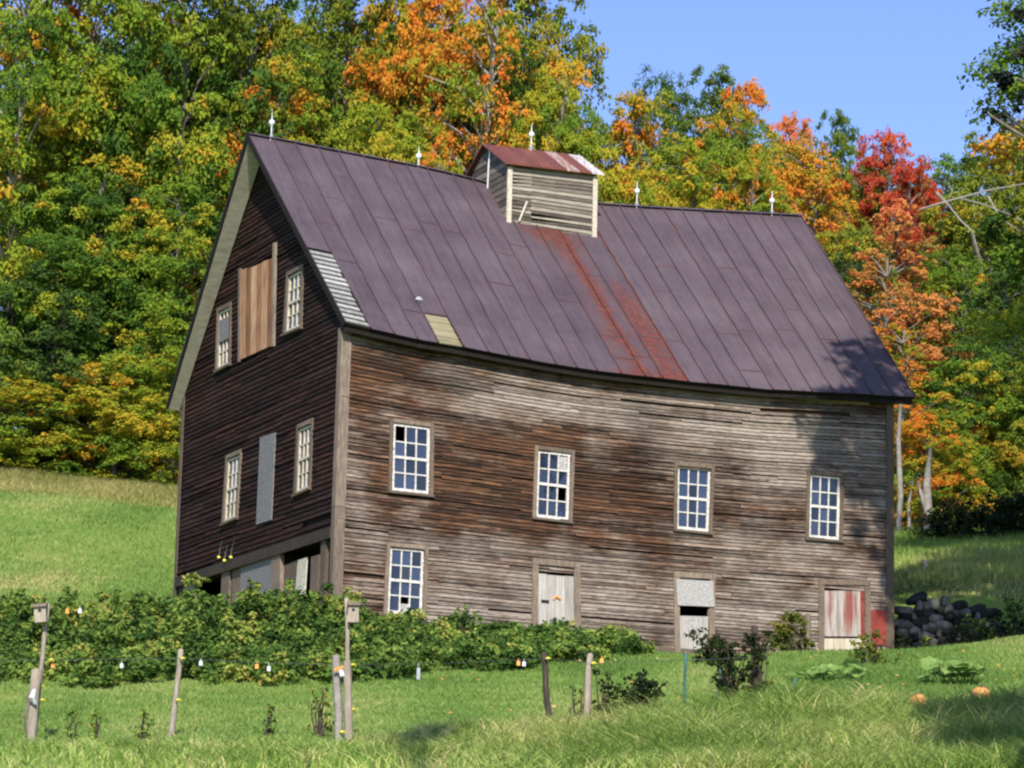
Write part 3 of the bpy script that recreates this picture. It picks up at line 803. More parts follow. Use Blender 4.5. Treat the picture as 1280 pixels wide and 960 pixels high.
p, _ = roof_ts(522, 379); mb = MB(); mb.quad(p + np.array([-.08, -.05, .06]), p + np.array([.1, -.05, .07]), p + np.array([.03, -.07, .12]), p + np.array([-.04, -.07, .12])); mb.build('loose_flap', M_wht, roof)
for pts in (((895, 418), (905, 430), (912, 440)), ((930, 460), (937, 468), (942, 478)), ((985, 468), (990, 476), (991, 482))):
    mb = MB(); q = [roof_ts(*c)[0] + np.array([0, -.02, .05]) for c in pts]; mb.tube(q, .018, 5); mb.build('loose_strip', M_slat, roof)

# ---- cupola astride the ridge
pBL, _ = roof_ts(634, 278); pBR, _ = roof_ts(743, 292)
vc = (pBL[1] + pBR[1]) / 2
cu0 = on_v(633, 278, vc)[0]; cu1 = on_v(743, 292, vc)[0]
hTL = on_v(632, 203, vc)[1]; hTR = on_v(744, 216, vc)[1]
vb = BW - vc; hap = on_v(613, 181, BW / 2)[1] - .03; hap1 = hap - (hTL - hTR) * 1.0
cup = MB(); 
def ch(u): return hTL + (hTR - hTL) * (u - cu0) / (cu1 - cu0)
def rp(u, v): 
    t = (u - uR0) / (uR1 - uR0); s = abs(BW / 2 - v) / (BW / 2 + OE); return roofp(t, min(s, 1))[2]
nb = 17
for k in range(nb):
    cup.a = rnd.random()
    for j in range(2):
        if j == 0: cup.a = rnd.random()
        ua = cu0 + (cu1 - cu0) * (j * .27 if j == 0 else .27); ub = cu0 + (cu1 - cu0) * (.27 if j == 0 else 1)
        if j == 1: cup.a = rnd.random()
        b0 = lambda u: min(rp(u, vc), pBL[2] if u < (cu0 + cu1) / 2 else pBR[2]) - .05
        za = lambda u, f: b0(u) + (ch(u) - b0(u)) * f
        tlt = rnd.normalvariate(0, .008); f0, f1 = k / nb, (k + .93) / nb
        gap = rnd.random() < .16
        o = rnd.uniform(0.015, .03)
        cup.hexa([(ua, vc - o, za(ua, f0) + tlt), (ub, vc - o, za(ub, f0) - tlt), (ub, vc + .01, za(ub, f0) - tlt), (ua, vc + .01, za(ua, f0) + tlt),
                  (ua, vc - .006, za(ua, f1 - (.03 if gap else 0)) + tlt), (ub, vc - .006, za(ub, f1) - tlt), (ub, vc + .012, za(ub, f1) - tlt), (ua, vc + .012, za(ua, f1 - (.03 if gap else 0)) + tlt)])
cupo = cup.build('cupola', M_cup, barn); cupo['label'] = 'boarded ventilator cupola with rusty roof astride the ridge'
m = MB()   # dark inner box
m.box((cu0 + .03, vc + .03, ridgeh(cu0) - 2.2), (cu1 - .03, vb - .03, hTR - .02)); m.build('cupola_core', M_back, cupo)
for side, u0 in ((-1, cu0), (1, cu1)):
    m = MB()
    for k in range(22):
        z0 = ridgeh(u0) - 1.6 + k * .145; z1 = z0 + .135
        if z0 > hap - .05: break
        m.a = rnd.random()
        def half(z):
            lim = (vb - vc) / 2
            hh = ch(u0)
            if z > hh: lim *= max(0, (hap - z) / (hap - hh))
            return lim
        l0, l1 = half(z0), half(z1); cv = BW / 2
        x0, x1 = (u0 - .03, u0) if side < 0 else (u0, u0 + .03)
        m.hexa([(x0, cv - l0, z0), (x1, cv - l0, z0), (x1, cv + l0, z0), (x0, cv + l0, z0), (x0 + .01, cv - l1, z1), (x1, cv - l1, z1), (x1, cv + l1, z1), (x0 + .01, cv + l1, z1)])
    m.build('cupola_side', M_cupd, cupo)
for u0, tn in ((cu0 - .02, .9), (cu1 - .08, .8)):
    m = MB(); m.a = tn; uu = u0 + .05
    m.box((u0, vc - .06, min(rp(uu, vc), b0(uu) + .05) - .03), (u0 + .11, vc - .032, ch(uu) - .1)); m.build('corner_strip', M_cream, cupo)
m = MB(); m.a = .8
q = [on_v(x, y, vc - .04) for x, y in ((659, 252), (649, 277))]
m.tube([(q[0][0], vc - .045, q[0][1]), (q[1][0], vc - .045, q[1][1])], .028, 4); m.build('loose_strip', M_cream, cupo)
for i in range(5):
    m = MB(); u = cu0 + .05 + (cu1 - cu0 - .1) * i / 4; m.box((u - .03, vc - .12, ch(u) - .09), (u + .03, vc - .03, ch(u) - .02))
    m.build('rafter_end', M_casing, cupo)
m = MB(); hue = [.15, .3, .12, .35, .2, .75, .3, .95]
ohu = .14
for i in range(8):
    m.a = hue[i]
    ua, ub = cu0 - ohu + (cu1 - cu0 + 2 * ohu) * i / 8, cu0 - ohu + (cu1 - cu0 + 2 * ohu) * (i + 1) / 8
    fa, fb = (ua - cu0) / (cu1 - cu0), (ub - cu0) / (cu1 - cu0)
    for sg in (-1, 1):
        va = BW / 2; ve = BW / 2 + sg * ((vb - vc) / 2 + .16)
        za_, zb_ = hap + (hap1 - hap) * fa, hap + (hap1 - hap) * fb
        drop = (hap - hTL) * ((vb - vc) / 2 + .16) / ((vb - vc) / 2) - .02
        P = [(ua, va, za_), (ub, va, zb_), (ub, ve, zb_ - drop), (ua, ve, za_ - drop)]
        m.hexa([(x, y, z) for x, y, z in P] + [(x, y, z + .03) for x, y, z in P])
cr = m.build('cupola_roof', M_cuproof, cupo)
m = MB(); q = on_u(612, 186, cu0 - .05); q2 = on_u(610, 232, cu0 - .05)
m.tube([(cu0 - .06, q[0] - .05, q[1]), (cu0 - .07, (q[0] + q2[0]) / 2 - .03, (q[1] + q2[1]) / 2), (cu0 - .06, q2[0], q2[1] - .1)], .02, 6); m.build('cable', M_zinc, cupo)

# ---- lightning rods
def rod(px, ytop, yball, ybase, v, parent):
    u, hb = on_v(px, ybase, v); ht = on_v(px, ytop, v)[1]; hm = on_v(px, yball, v)[1]
    m = MB(); m.tube([(u, v, hb - .25), (u, v, hm), (u, v, ht - .15), (u, v, ht)], [.016, .014, .012, .003], 6)
    for a in (0, 2.1, 4.2): m.tube([(u + .12 * math.cos(a), v + .12 * math.sin(a), hb - .1), (u, v, hb + .12)], .008, 4)
    o = m.build('lightning_rod', M_zinc, parent)
    m = MB(); m.sphere((u, v, hm), .065, 12, 8); m.build('glass_ball', M_ball, o, smooth=True)
rod(339, 138, 153, 173, BW / 2, barn); rod(523, 182, 195, 210, BW / 2, barn); rod(664, 154, 168, 186, BW / 2, cupo)
rod(796, 226, 239, 257, BW / 2, barn); rod(965, 238, 251, 267, BW / 2, barn)

# ------------------------------------------------------------------ trees
def leaf_quads(P, Nn, size, r, aspect=1.25):
    """diamond leaves at P with normals Nn"""
    n = len(P)
    a = r.normal(size=(n, 3)); t = np.cross(Nn, a); t /= np.linalg.norm(t, axis=1)[:, None] + 1e-9
    b = np.cross(Nn, t)
    s = size[:, None]
    cup_ = Nn * s * .25
    V = np.stack([P - t * s * aspect, P - b * s * .75 + cup_, P + t * s * aspect, P + b * s * .75 + cup_], 1).reshape(-1, 3)
    return V, np.arange(4 * n).reshape(-1, 4)

def tree_proto(seed, height=16., radius=4., base=.12, nclump=105, per=400, leaf=.071, kind='maple', bare=0.0, extra=()):
    r = np.random.default_rng(seed)
    cz0 = height * base
    cl = []
    tries = 0
    while len(cl) < nclump and tries < 20000:
        tries += 1
        f = r.random()
        if kind == 'pine': prof = (1 - f) ** .8 * 1.0 + .05
        elif kind == 'slim': prof = (math.sin(math.pi * (f * .9 + .08)) ** .6)
        else: prof = (math.sin(math.pi * min(1, f * .84 + .14)) ** .62)
        rr = radius * prof * (r.random() ** .38); an = r.uniform(0, 2 * math.pi)
        lob = 1 + .16 * math.sin(3 * an + seed) + .1 * math.sin(5 * an + 2 * seed + f * 6)
        c = np.array([math.cos(an) * rr * lob, math.sin(an) * rr * lob, cz0 + f * (height - cz0 - .4)])
        cr_ = r.uniform(.6, 1.45) * radius / 4
        if any(np.linalg.norm((c - o) * (1, 1, 1.5)) < (cr_ + q) * .56 for o, q, _ in cl): continue
        cl.append((c, cr_, f))
    cl = [(np.array(c), q, .6) for c, q in extra] + cl
    P = []; NN = []; T = []; SZ = []
    for c, q, f in cl:
        n = int(per * (q / .8) ** 2 * r.uniform(.65, 1.1) * (1 - bare * r.random()))
        d = r.normal(size=(n, 3)); d[:, 2] = d[:, 2] * .8 + .25; d /= np.linalg.norm(d, axis=1)[:, None]
        flat = np.array([1.1, 1.1, .55 if kind != 'pine' else .35])
        nt_ = max(5, int(13 * q)); td = r.normal(size=(nt_, 3)); td[:, 2] = td[:, 2] * .8 + .2; td /= np.linalg.norm(td, axis=1)[:, None]
        tcen = td * (q * r.uniform(.55, 1.2, nt_))[:, None] * flat; tsz = q * r.uniform(.2, .42, nt_); w_ = tsz ** 2; ti = r.choice(nt_, n, p=w_ / w_.sum())
        tjit = r.normal(0, .085, nt_)
        pp = c + tcen[ti] + d * (tsz[ti] * r.uniform(.2, 1.15, n))[:, None] * (1.15, 1.15, .7)
        pp[:, 2] -= .12 * ((pp[:, :2] - c[:2]) ** 2).sum(1) / q
        nn = d * .6 + np.array([0, -.32, .42]) + r.normal(size=(n, 3)) * .42
        nn /= np.linalg.norm(nn, axis=1)[:, None]
        P.append(pp); NN.append(nn); SZ.append(leaf * r.uniform(.65, 1.3, n))
        tc = np.clip(.385 + .17 * r.normal() + .22 * math.sin(c[0] * .9 + seed) * math.sin(c[2] * .7 + c[1] * .8 + seed * 2) + .2 * (f - .5), 0, .95)
        T.append(np.clip(tc + tjit[ti] + r.normal(0, .075, n), 0, 1))
    P = np.concatenate(P); NN = np.concatenate(NN); T = np.concatenate(T); SZ = np.concatenate(SZ)
    V, Qd = leaf_quads(P, NN, SZ, r)
    crown = mk_mesh('crown', V, Qd, attrs={'tone': ('FACE', T)}, mats=(PAL['green'],))
    m = MB(); tr = height * .013
    lean = r.normal(0, .25, 2)
    pts = []
    top = height * (.86 if kind != 'pine' else .97)
    for i in range(8):
        f = i / 7; pts.append((lean[0] * f * f * 2 + r.normal(0, .07) * (i > 0), lean[1] * f * f * 2 + r.normal(0, .07) * (i > 0), -.6 + f * (top + .6)))
    m.tube(pts, [tr * 1.5, tr * 1.1, tr, tr * .85, tr * .7, tr * .52, tr * .33, tr * .1], 8)
    for c, q, f in cl[:70]:
        zz = max(height * .1, c[2] - np.linalg.norm(c[:2]) * r.uniform(.5, .9)); i = min(6, int((zz + .6) / (top + .6) * 7)); a = np.array(pts[i]); b_ = np.array(pts[min(i + 1, 7)])
        ff = np.clip((zz - a[2]) / (b_[2] - a[2] + 1e-6), 0, 1); s_ = a + (b_ - a) * ff
        md = (s_ + c) / 2 + np.array([r.normal(0, .2), r.normal(0, .2), .25])
        m.tube([s_, md, c], [tr * .32, tr * .2, tr * .07], 5, cap=False)
    trunk = m.mesh('trunk', M_bark, True)
    return trunk, crown

PROTO = {
 'maple': [tree_proto(s, 16, 4.0, .10) for s in (1, 2, 3, 4, 13, 14)],
 'edge': [tree_proto(s, 9, 3.4, .02, 85, 430, .068) for s in (5, 6, 15)],
 'thin': [tree_proto(s, 16, 3.3, .22, 80, 290, .07, bare=.7) for s in (7, 8)],
 'slim': [tree_proto(s, 14, 2.2, .12, 85, 400, .067, 'slim') for s in (9, 10)],
 'pine': [tree_proto(s, 16, 3.0, .10, 170, 75, .10, 'pine') for s in (12,)],
}
tree_count = {}
def tree(px, yd, ytop, wpx, kind, pal, label, group='maples and other trees of the wood behind the barn', var=None, bark=M_bark, name='tree', rz=None):
    """a tree whose trunk stands at distance yd under photo column px, as tall as row ytop, crown wpx wide"""
    x = (px - 640) / F_PX * yd * 1.02 ; z = H(x, yd)
    hgt = at(px, ytop, yd)[2] - z; rad = wpx / 2 / F_PX * yd
    pr = PROTO[kind]; k = tree_count.get(kind, 0); tree_count[kind] = k + 1
    tm, cm = pr[(k if var is None else var) % len(pr)]
    ph = {'maple': (16, 4.), 'edge': (9, 3.4), 'thin': (16, 3.3), 'slim': (14, 2.2), 'pine': (16, 3.)}[kind]
    o = thing(name, label, 'tree', (x, yd, z - .1), rnd.uniform(-.7, .7) if rz is None else rz, group)
    o.scale = (rad / ph[1], rad / ph[1], hgt / ph[0])
    a = link('trunk', tm, o); b = link('crown', cm, o)
    for q, mt in ((a, bark), (b, PAL[pal])):
        q.material_slots[0].link = 'OBJECT'; q.material_slots[0].material = mt
    return o

T = [
 # left block, front edge
 (12, 97, -130, 260, 'maple', 'green', 'tall green tree with a pale leaning trunk at the left edge of the photo', M_birch),
 (105, 99, -120, 250, 'maple', 'turning', 'tall olive tree with orange tufts, second from the left edge'),
 (200, 98, -130, 240, 'maple', 'green', 'tall green tree standing between the olive tree and the barn peak'),
 (285, 101, -110, 220, 'maple', 'olive', 'olive tree with its crown just left of the barn peak'),
 (60, 94.5, 330, 250, 'edge', 'deep', 'low dark green tree in front of the wood at the far left'),
 (45, 92.5, 475, 210, 'edge', 'yellow', 'low yellow tree at the foot of the wood at the far left'),
 (150, 92.5, 440, 190, 'edge', 'yellow', 'low spreading yellow green tree over the dry grass strip left of the barn'),
 (222, 92, 430, 170, 'edge', 'yellow', 'low yellow tree touching the left edge of the barn gable'),
 (205, 95, 215, 190, 'maple', 'green', 'mid height green tree beside the barn rake'),
 (115, 96, 190, 210, 'maple', 'green', 'mid height green tree with a dark hollow above the low yellow trees'),
 # above the left roof
 (340, 99, 60, 190, 'maple', 'turning', 'half orange maple rising behind the left lightning rod'),
 (415, 103, -130, 230, 'maple', 'olive', 'tall olive green tree above the left part of the ridge'),
 (465, 98, 120, 170, 'maple', 'yellow', 'yellow green tree just above the left ridge'),
 (520, 102, -70, 180, 'maple', 'turning', 'patchy orange tree between the olive tree and the orange maple'),
 (590, 99, -50, 200, 'thin', 'orange', 'airy orange maple with grey forked limbs left of the cupola', M_birch),
 (540, 96, 155, 100, 'thin', 'turning', 'small orange maple at the ridge beside the second lightning rod', M_birch),
 (638, 104, -110, 195, 'maple', 'olive', 'tall olive tree with its crown against the sky above the cupola'),
 (695, 99, 70, 150, 'maple', 'yellow', 'yellow green tree directly behind the cupola roof'),
 # right of the cupola
 (790, 106, 105, 170, 'maple', 'turning', 'orange topped tree just right of the cupola'),
 (770, 100, 190, 140, 'maple', 'yellow', 'low yellow green tree at the ridge right of the cupola'),
 (830, 132, 80, 120, 'maple', 'deep', 'dark green tree with a rounded top left of the orange skyline crowns'),
 (890, 130, 82, 170, 'maple', 'deep', 'dark green crown topping the skyline right of the cupola'),
 (855, 102, 165, 180, 'maple', 'yellow', 'broad yellow green tree above the ridge between cupola and right rods'),
 (925, 110, 100, 150, 'maple', 'turning', 'orange crowned maple on the skyline left of the pink one'),
 (950, 101, 190, 160, 'maple', 'turning', 'yellow and orange tree behind the rightmost lightning rod'),
 (985, 122, 125, 100, 'maple', 'salmon', 'pinkish orange crown on the skyline'),
 (1005, 105, 165, 190, 'maple', 'orange', 'bright orange maple above the right end of the ridge'),
 (1045, 128, 135, 110, 'maple', 'deep', 'dark green rounded crown on the skyline left of the red maple'),
 (1085, 112, 190, 120, 'maple', 'olive', 'olive tree left of the red maple'),
 (1108, 112, 160, 130, 'maple', 'red', 'red maple standing tallest on the right skyline'),
 (1145, 106, 192, 130, 'maple', 'red', 'lower red maple above the dead branches'),
 (1055, 98, 270, 150, 'maple', 'deep', 'dark green tree beside the right roof slope'),
 (1098, 95, 300, 130, 'slim', 'salmon', 'slender salmon orange tree rising past the right roof edge', M_bark),
 (1128, 98, 235, 130, 'slim', 'salmon', 'taller salmon pink tree behind the slender orange one', M_bark),
 (1125, 91, 395, 130, 'slim', 'orange', 'small bright orange tree at the right eave', M_bark),
 (1160, 89, 505, 130, 'edge', 'turning', 'small orange tree with a white trunk right of the barn wall', M_birch),
 (1195, 100, 300, 150, 'maple', 'green', 'green tree with yellow tips right of the salmon tree'),
 (1235, 104, 165, 190, 'maple', 'olive', 'olive tree with bare dead branches at the right skyline'),
 (1175, 118, 185, 150, 'maple', 'green', 'green tree in the skyline dip right of the red maples'),
 (1290, 110, 150, 180, 'maple', 'olive', 'olive tree cut by the right edge of the photo'),
 (1265, 97, 330, 170, 'maple', 'deep', 'dark green tree at the right edge below the olive crowns'),
 (1215, 93, 430, 170, 'edge', 'green', 'bushy green tree with low boughs over the shaded grass at right'),
 (1285, 92, 450, 150, 'edge', 'olive', 'bushy olive tree at the right edge over the shaded grass'),
 (1250, 95, 560, 130, 'edge', 'yellow', 'low yellow tree at the far right wood edge'),
]
for a in T:
    px, yd, yt, wp, kd, pl, lb = a[:7]
    tree(px, yd, yt, wp, kd, pl, lb, bark=a[7] if len(a) > 7 else M_bark)
# trees deeper in the wood, seen only through gaps
for i in range(26):
    px = -60 + i * 56 + rnd.uniform(-15, 15); yd = rnd.uniform(112, 128)
    top = np.interp(px, [0, 250, 640, 740, 1000, 1180, 1300], [40, 10, 0, 190, 205, 240, 230]) + rnd.uniform(-10, 50)
    tree(px, yd, top, rnd.uniform(200, 260), 'maple', rnd.choice(['green', 'green', 'deep', 'olive']), 'tree deep in the wood, seen only through gaps between nearer crowns', 'trees deep in the wood')
# dead branches at the right
mb = MB()
for pts, r0 in ((((1150, 262), (1190, 250), (1235, 238), (1290, 228)), .045), (((1200, 248), (1228, 255), (1262, 268), (1285, 280)), .03), (((1170, 240), (1185, 256), (1200, 275), (1214, 288)), .05), (((1186, 250), (1190, 238), (1184, 226)), .025), (((1235, 245), (1250, 272), (1275, 290)), .035)):
    mb.tube([at(x, y, 98.5) for x, y in pts], [r0 * (1 - .6 * i / len(pts)) for i in range(len(pts))], 6)
mb.tube([at(1214, 288, 98.5), at(1224, 330, 101), at(1226, 650, 103)], [.05, .13, .2], 7)
tag(mb.build('dead_tree', M_birch, None, None, True), 'leafless grey tree with bare limbs before the olive crowns at right', 'tree')
# slim pale trunks by the right wall
def sapling(px, yb, yt, Yd, lean, r0, label, forks=()):
    z0 = at(px, yb, Yd); z1 = at(px + lean, yt, Yd)
    m = MB(); m.tube([z0 + np.array([0, 0, -.2]), (z0 * .66 + z1 * .34) + np.array([.06, 0, 0]), (z0 * .33 + z1 * .67) + np.array([-.05, 0, 0]), z1], [r0, r0 * .85, r0 * .7, r0 * .35], 7)
    for (a, b, c, d) in forks:
        p = at(a, b, Yd); q = at(c, d, Yd); m.tube([p, (p + q) / 2 + np.array([0, 0, .06]), q], [r0 * .5, r0 * .4, r0 * .2], 5)
    tag(m.build('sapling', M_birch, None, None, True), label, 'tree')
sapling(1121, 690, 480, 86, 6, .10, 'thin straight pale trunk closest to the right barn corner')
sapling(1155, 695, 560, 87, 8, .17, 'thicker forked pale trunk above the white stake', ((1155, 665, 1120, 690), (1157, 640, 1146, 600)))
sapling(1130, 688, 600, 88, 12, .07, 'thin leaning pale trunk between two straighter ones')

# near tree whose branches reach in at the upper right; unseen clumps added to it shade the right end of the barn
def near_tree(x, y, height, radius, base, seed, label, pal='plum', nclump=100, per=650, extra=(), lf=.06):
    b0_ = np.array([x, y, H(x, y) - .1])
    tm, cm = tree_proto(seed, height, radius, base, nclump, per, lf, extra=[(np.array(c) - b0_, q) for c, q in extra])
    o = thing('tree', label, 'tree', tuple(b0_), 0.0)
    a = link('trunk', tm, o); b = link('crown', cm, o)
    b.material_slots[0].link = 'OBJECT'; b.material_slots[0].material = PAL[pal]
    return o
nt_ = near_tree(14.3, 49.5, 22.6, 4.8, .42, 31, 'dark tree at the right whose branch tips hang into the upper corner of the sky',
    extra=[(at(1272, 98, 49.5), .34), (at(1280, 130, 49.6), .34), (at(1254, 142, 49.4), .16), (at(1228, 138, 49.4), .1), (at(1280, 16, 49.5), .24), (at(1300, 60, 49.5), .45),
           ((7.75, 49.5, 22.2), .75), ((8.5, 49.6, 21.3), .9), ((8.3, 49.6, 23.2), .8), ((9.2, 49.4, 22.4), 1.0), ((8.5, 50, 24.4), .6), ((9.3, 50, 25.4), .8), ((7.3, 49.4, 22.4), .7), ((7.7, 49.9, 21.6), .8), ((8.2, 49.3, 20.9), .8), ((8.3, 49.9, 22.0), .9), ((8.9, 49.6, 25.6), .8), ((8.5, 49.3, 24.9), .7), ((8.0, 49.6, 24.3), .6), ((7.6, 49.7, 25.0), .35), ((8.7, 49.7, 19.8), .5), ((8.62, 49.5, 18.9), .36), ((7.5, 49.6, 21.3), .6), ((8.0, 49.3, 22.6), .8), ((8.9, 49.8, 22.0), .9), ((8.9, 49.8, 23.4), .8), ((9.0, 49.8, 24.8), .8), ((8.2, 49.8, 25.0), .45), ((9.4, 49.5, 19.4), .7), ((9.6, 49.5, 20.4), .8), ((9.5, 49.6, 24.0), .9)])  # unseen leaf clumps added high up to throw shade on the barn
near_tree(9.4, 22.6, 14.8, 4.0, .35, 33, 'tree beside the camera that shades the foreground grass', 'green', lf=.09)
near_tree(.6, -2.0, 36.9, 1.3, .945, 35, 'unseen tall tree added behind the camera to shade a patch of lawn', 'green', 14, 150)  # unseen tree, crown shaped only to drop shade on the lawn
near_tree(16.4, 66, 20, 4.7, .2, 37, 'tree outside the right edge that shades the rough bank', 'green')

# ------------------------------------------------------------------ stone wall, posts, small things
r = np.random.default_rng(77); mb = MB()
V = []; Q = []; Tn = []
wl0, wl1 = np.array([8.45, 62.85]), np.array([10.5, 63.4])
def stone(c, s, r):
    m = MB(); m.sphere((0, 0, 0), 1, 10, 7); P = np.array(m.v)
    P = np.sign(P) * np.abs(P) ** .7
    P += .10 * np.sin(P[:, [1, 2, 0]] * 3 + r.uniform(0, 6, 3)) + r.normal(0, .03, P.shape)
    P = P * s; a = r.uniform(-.3, .3); ca, sa = math.cos(a), math.sin(a)
    P = np.c_[P[:, 0] * ca - P[:, 2] * sa, P[:, 1], P[:, 0] * sa + P[:, 2] * ca] + c
    return P, m.q, m.t
Vs = []; Qs = []; Ts = []; tq = []; tt = []; off = 0
for row in range(8):
    f = r.uniform(-.02, .02)
    while f < 1.0:
        wdt = r.uniform(.09, .34); p = wl0 + (wl1 - wl0) * f
        gz = H(p[0], p[1] - .25); z = gz - .05 + row * .165
        if row * .165 < 1.3 - .8 * max(0, f - .3):
            P, q, t = stone(np.array([p[0], p[1] + r.uniform(-.03, .05) + row * .02, z]), np.array([wdt * .7, .24, r.uniform(.09, .135)]), r)
            Vs.append(P); tn = r.random(); Qs += [[off + k for k in x] for x in q]; Ts += [[off + k for k in x] for x in t]; tq += [tn] * len(q); tt += [tn] * len(t); off += len(P)
        f += wdt * 1.15 / np.linalg.norm(wl1 - wl0)
sm, t_, b_, _ = new_mat('dry field stones')
cst = ramp(t_, math_(t_, 'ADD', math_(t_, 'MULTIPLY', noise(t_, 6, 5, .65), .6), math_(t_, 'MULTIPLY', attr(t_, 'tone'), .4)), [(.3, (.015, .015, .012)), (.5, (.045, .044, .036)), (.72, (.18, .17, .15))])
t_.links.new(cst, b_.inputs['Base Color']); b_.inputs['Roughness'].default_value = .95; bump(t_, b_, noise(t_, 14, 4, .6), .5, .02)
tag(link('stone_wall', mk_mesh('stone_wall', np.concatenate(Vs), Qs, Ts, {'tone': ('FACE', tq + tt)}, True, (sm,))), 'dry laid grey stone wall running right from the barn corner', 'wall')

# black object lying on the wall
def walltop(f):
    p = wl0 + (wl1 - wl0) * f; return np.array([p[0], p[1] + .12, H(p[0], p[1] - .25) - .05 + 7 * .165 + .09])
p0 = walltop(.05) + np.array([0, 0, .05]); p1 = walltop(.26) + np.array([0, 0, .06])
mb = MB(); mb.tube([p0, p0 + (p1 - p0) * .25 + np.array([0, 0, .03]), p0 + (p1 - p0) * .6 + np.array([0, 0, .05]), p0 + (p1 - p0) * .9 + np.array([0, 0, .07]), p1 + np.array([0, 0, .06])], [.05, .10, .13, .13, .08], 9)
tag(mb.build('log', M_black, None, None, True), 'black charred looking log lying on top of the stone wall', 'log')

def post(px0, y0, px1, y1, Yd, r0, mat, label, name='fence_post', n=8, group=None, cat='post', bury=.3, seed=0, taper=.9):
    """round post from foot (px0,y0) to top (px1,y1)"""
    rr = np.random.default_rng(seed + int(px0))
    a = at(px0, y0, Yd); b = at(px1, y1, Yd); gz = H(a[0], a[1])
    d = b - a; foot = a - d * ((a[2] - gz + bury) / max(d[2], .1))
    m = MB(); pts = []; rads = []
    for i in range(7):
        f = i / 6; pts.append(foot + (b - foot) * f + np.r_[rr.normal(0, r0 * .10, 2), 0] * (0 < i < 6)); rads.append(r0 * (1 + (taper - 1) * f) * rr.uniform(.93, 1.07))
    pts.append(b + np.array([0, 0, r0 * .25])); rads.append(r0 * taper * .55)
    m.tube(pts, rads, n)
    root = bpy.data.objects.new(name, None); C.objects.link(root); root.location = tuple(foot); tag(root, label, cat, group)
    m.v = [tuple(np.array(v) - foot) for v in m.v]
    m.build('post', mat, root, None, True)
    return root, foot, b
def insul(root, foot, px, py, Yd, mat=M_yellow):
    p = at(px, py, Yd - .09) - foot; m = MB(); m.tube([p + np.array([-.035, .03, 0]), p, p + np.array([.035, -.02, 0])], [.012, .022, .013], 8); m.build('insulator', mat, root, None, True)
PD = 38.6
def birdbox(pole, foot, px, py, Yd, wm=.17, hm=.27, tilt=0.0):
    c = at(px, py, Yd) - foot; bx = MB(); ca, sa = math.cos(tilt), math.sin(tilt)
    def q(x, y, z): return c + np.array([x * ca - z * sa, y, x * sa + z * ca])
    bx.a = .55
    bx.hexa([q(-wm / 2, -.08, -hm / 2), q(wm / 2, -.08, -hm / 2), q(wm / 2, .08, -hm / 2), q(-wm / 2, .08, -hm / 2), q(-wm / 2, -.08, hm / 2 - .03), q(wm / 2, -.08, hm / 2 - .03), q(wm / 2, .08, hm / 2), q(-wm / 2, .08, hm / 2)])
    o = bx.build('bird_box', M_post, pole)
    l = MB(); l.a = .6; l.hexa([q(-wm / 2 - .02, -.12, hm / 2 - .042), q(wm / 2 + .02, -.12, hm / 2 - .042), q(wm / 2 + .02, .1, hm / 2 + .004), q(-wm / 2 - .02, .1, hm / 2 + .004), q(-wm / 2 - .02, -.12, hm / 2 - .02), q(wm / 2 + .02, -.12, hm / 2 - .02), q(wm / 2 + .02, .1, hm / 2 + .026), q(-wm / 2 - .02, .1, hm / 2 + .026)]); l.build('lid', M_trim, o)
    h = MB(); h.tube([q(0, -.079, .03), q(0, -.0835, .03)], .022, 10); h.build('entrance', M_black, o)
rt, ft, tp_ = post(40, 945, 60, 755, PD, .034, M_post, 'tall leaning pole at the left with a bird box on top', 'nest_box_pole', group='poles with bird boxes')
birdbox(rt, ft, 51, 767, PD - .1, .15, .24, .12); insul(rt, ft, 64, 825, PD); insul(rt, ft, 52, 858, PD); insul(rt, ft, 53, 875, PD)
rt, ft, _ = post(36, 950, 46, 838, PD - .25, .075, M_post, 'thick gnarled grey post beside the left bird box pole', group='wooden fence posts', n=9)
m = MB(); m.tube([at(43, 862, PD - .36) - ft, at(40, 872, PD - .4) - ft, at(44, 880, PD - .36) - ft], [.02, .045, .02], 6); m.build('rag', M_wht, rt)
m = MB(); m.tube([at(36, 866, PD - .3) - ft, at(31, 895, PD - .4) - ft, at(32, 915, PD - .4) - ft], .016, 5); m.build('loose_strip', M_trim, rt)
m = MB(); m.tube([at(23, 935, PD - .3) - ft, at(36, 948, PD - .3) - ft], [.02, .035], 5); m.build('stub', M_trim, rt)
rt, ft, _ = post(214, 918, 226, 812, PD + .6, .045, M_post, 'slender pale post standing alone left of centre', group='wooden fence posts', taper=.8)
insul(rt, ft, 228, 823, PD + .6); insul(rt, ft, 223, 875, PD + .6)
rt, ft, _ = post(425, 955, 420, 820, PD - .5, .055, M_birch, 'pale bark covered post left of the bird box pole', group='wooden fence posts', taper=.95)
insul(rt, ft, 428, 915, PD - .5); m = MB(); m.tube([at(418, 838, PD - .62) - ft, at(430, 834, PD - .65) - ft], .022, 5); m.build('tape', M_orange, rt)
m = MB(); m.tube([at(426, 836, PD - .62) - ft, at(428, 846, PD - .66) - ft], .03, 5); m.build('rag', M_wht, rt)
rt, ft, _ = post(437, 935, 433, 748, PD - .1, .034, M_post, 'tall upright pole with a bird box beside the barn corner', 'nest_box_pole', group='poles with bird boxes', taper=.8)
birdbox(rt, ft, 442, 766, PD - .15, .14, .26, 0); insul(rt, ft, 441, 831, PD); insul(rt, ft, 442, 887, PD)
m = MB(); m.tube([at(437, 935, PD - .13) - ft + np.array([0, 0, -.2]), at(434, 826, PD - .13) - ft], [.06, .052], 8); m.build('lower_post', M_post, rt)
rt, ft, _ = post(687, 905, 680, 816, PD + .3, .045, M_postd, 'dark grey post leaning left in the middle of the lawn', group='wooden fence posts'); insul(rt, ft, 685, 823, PD + .3)
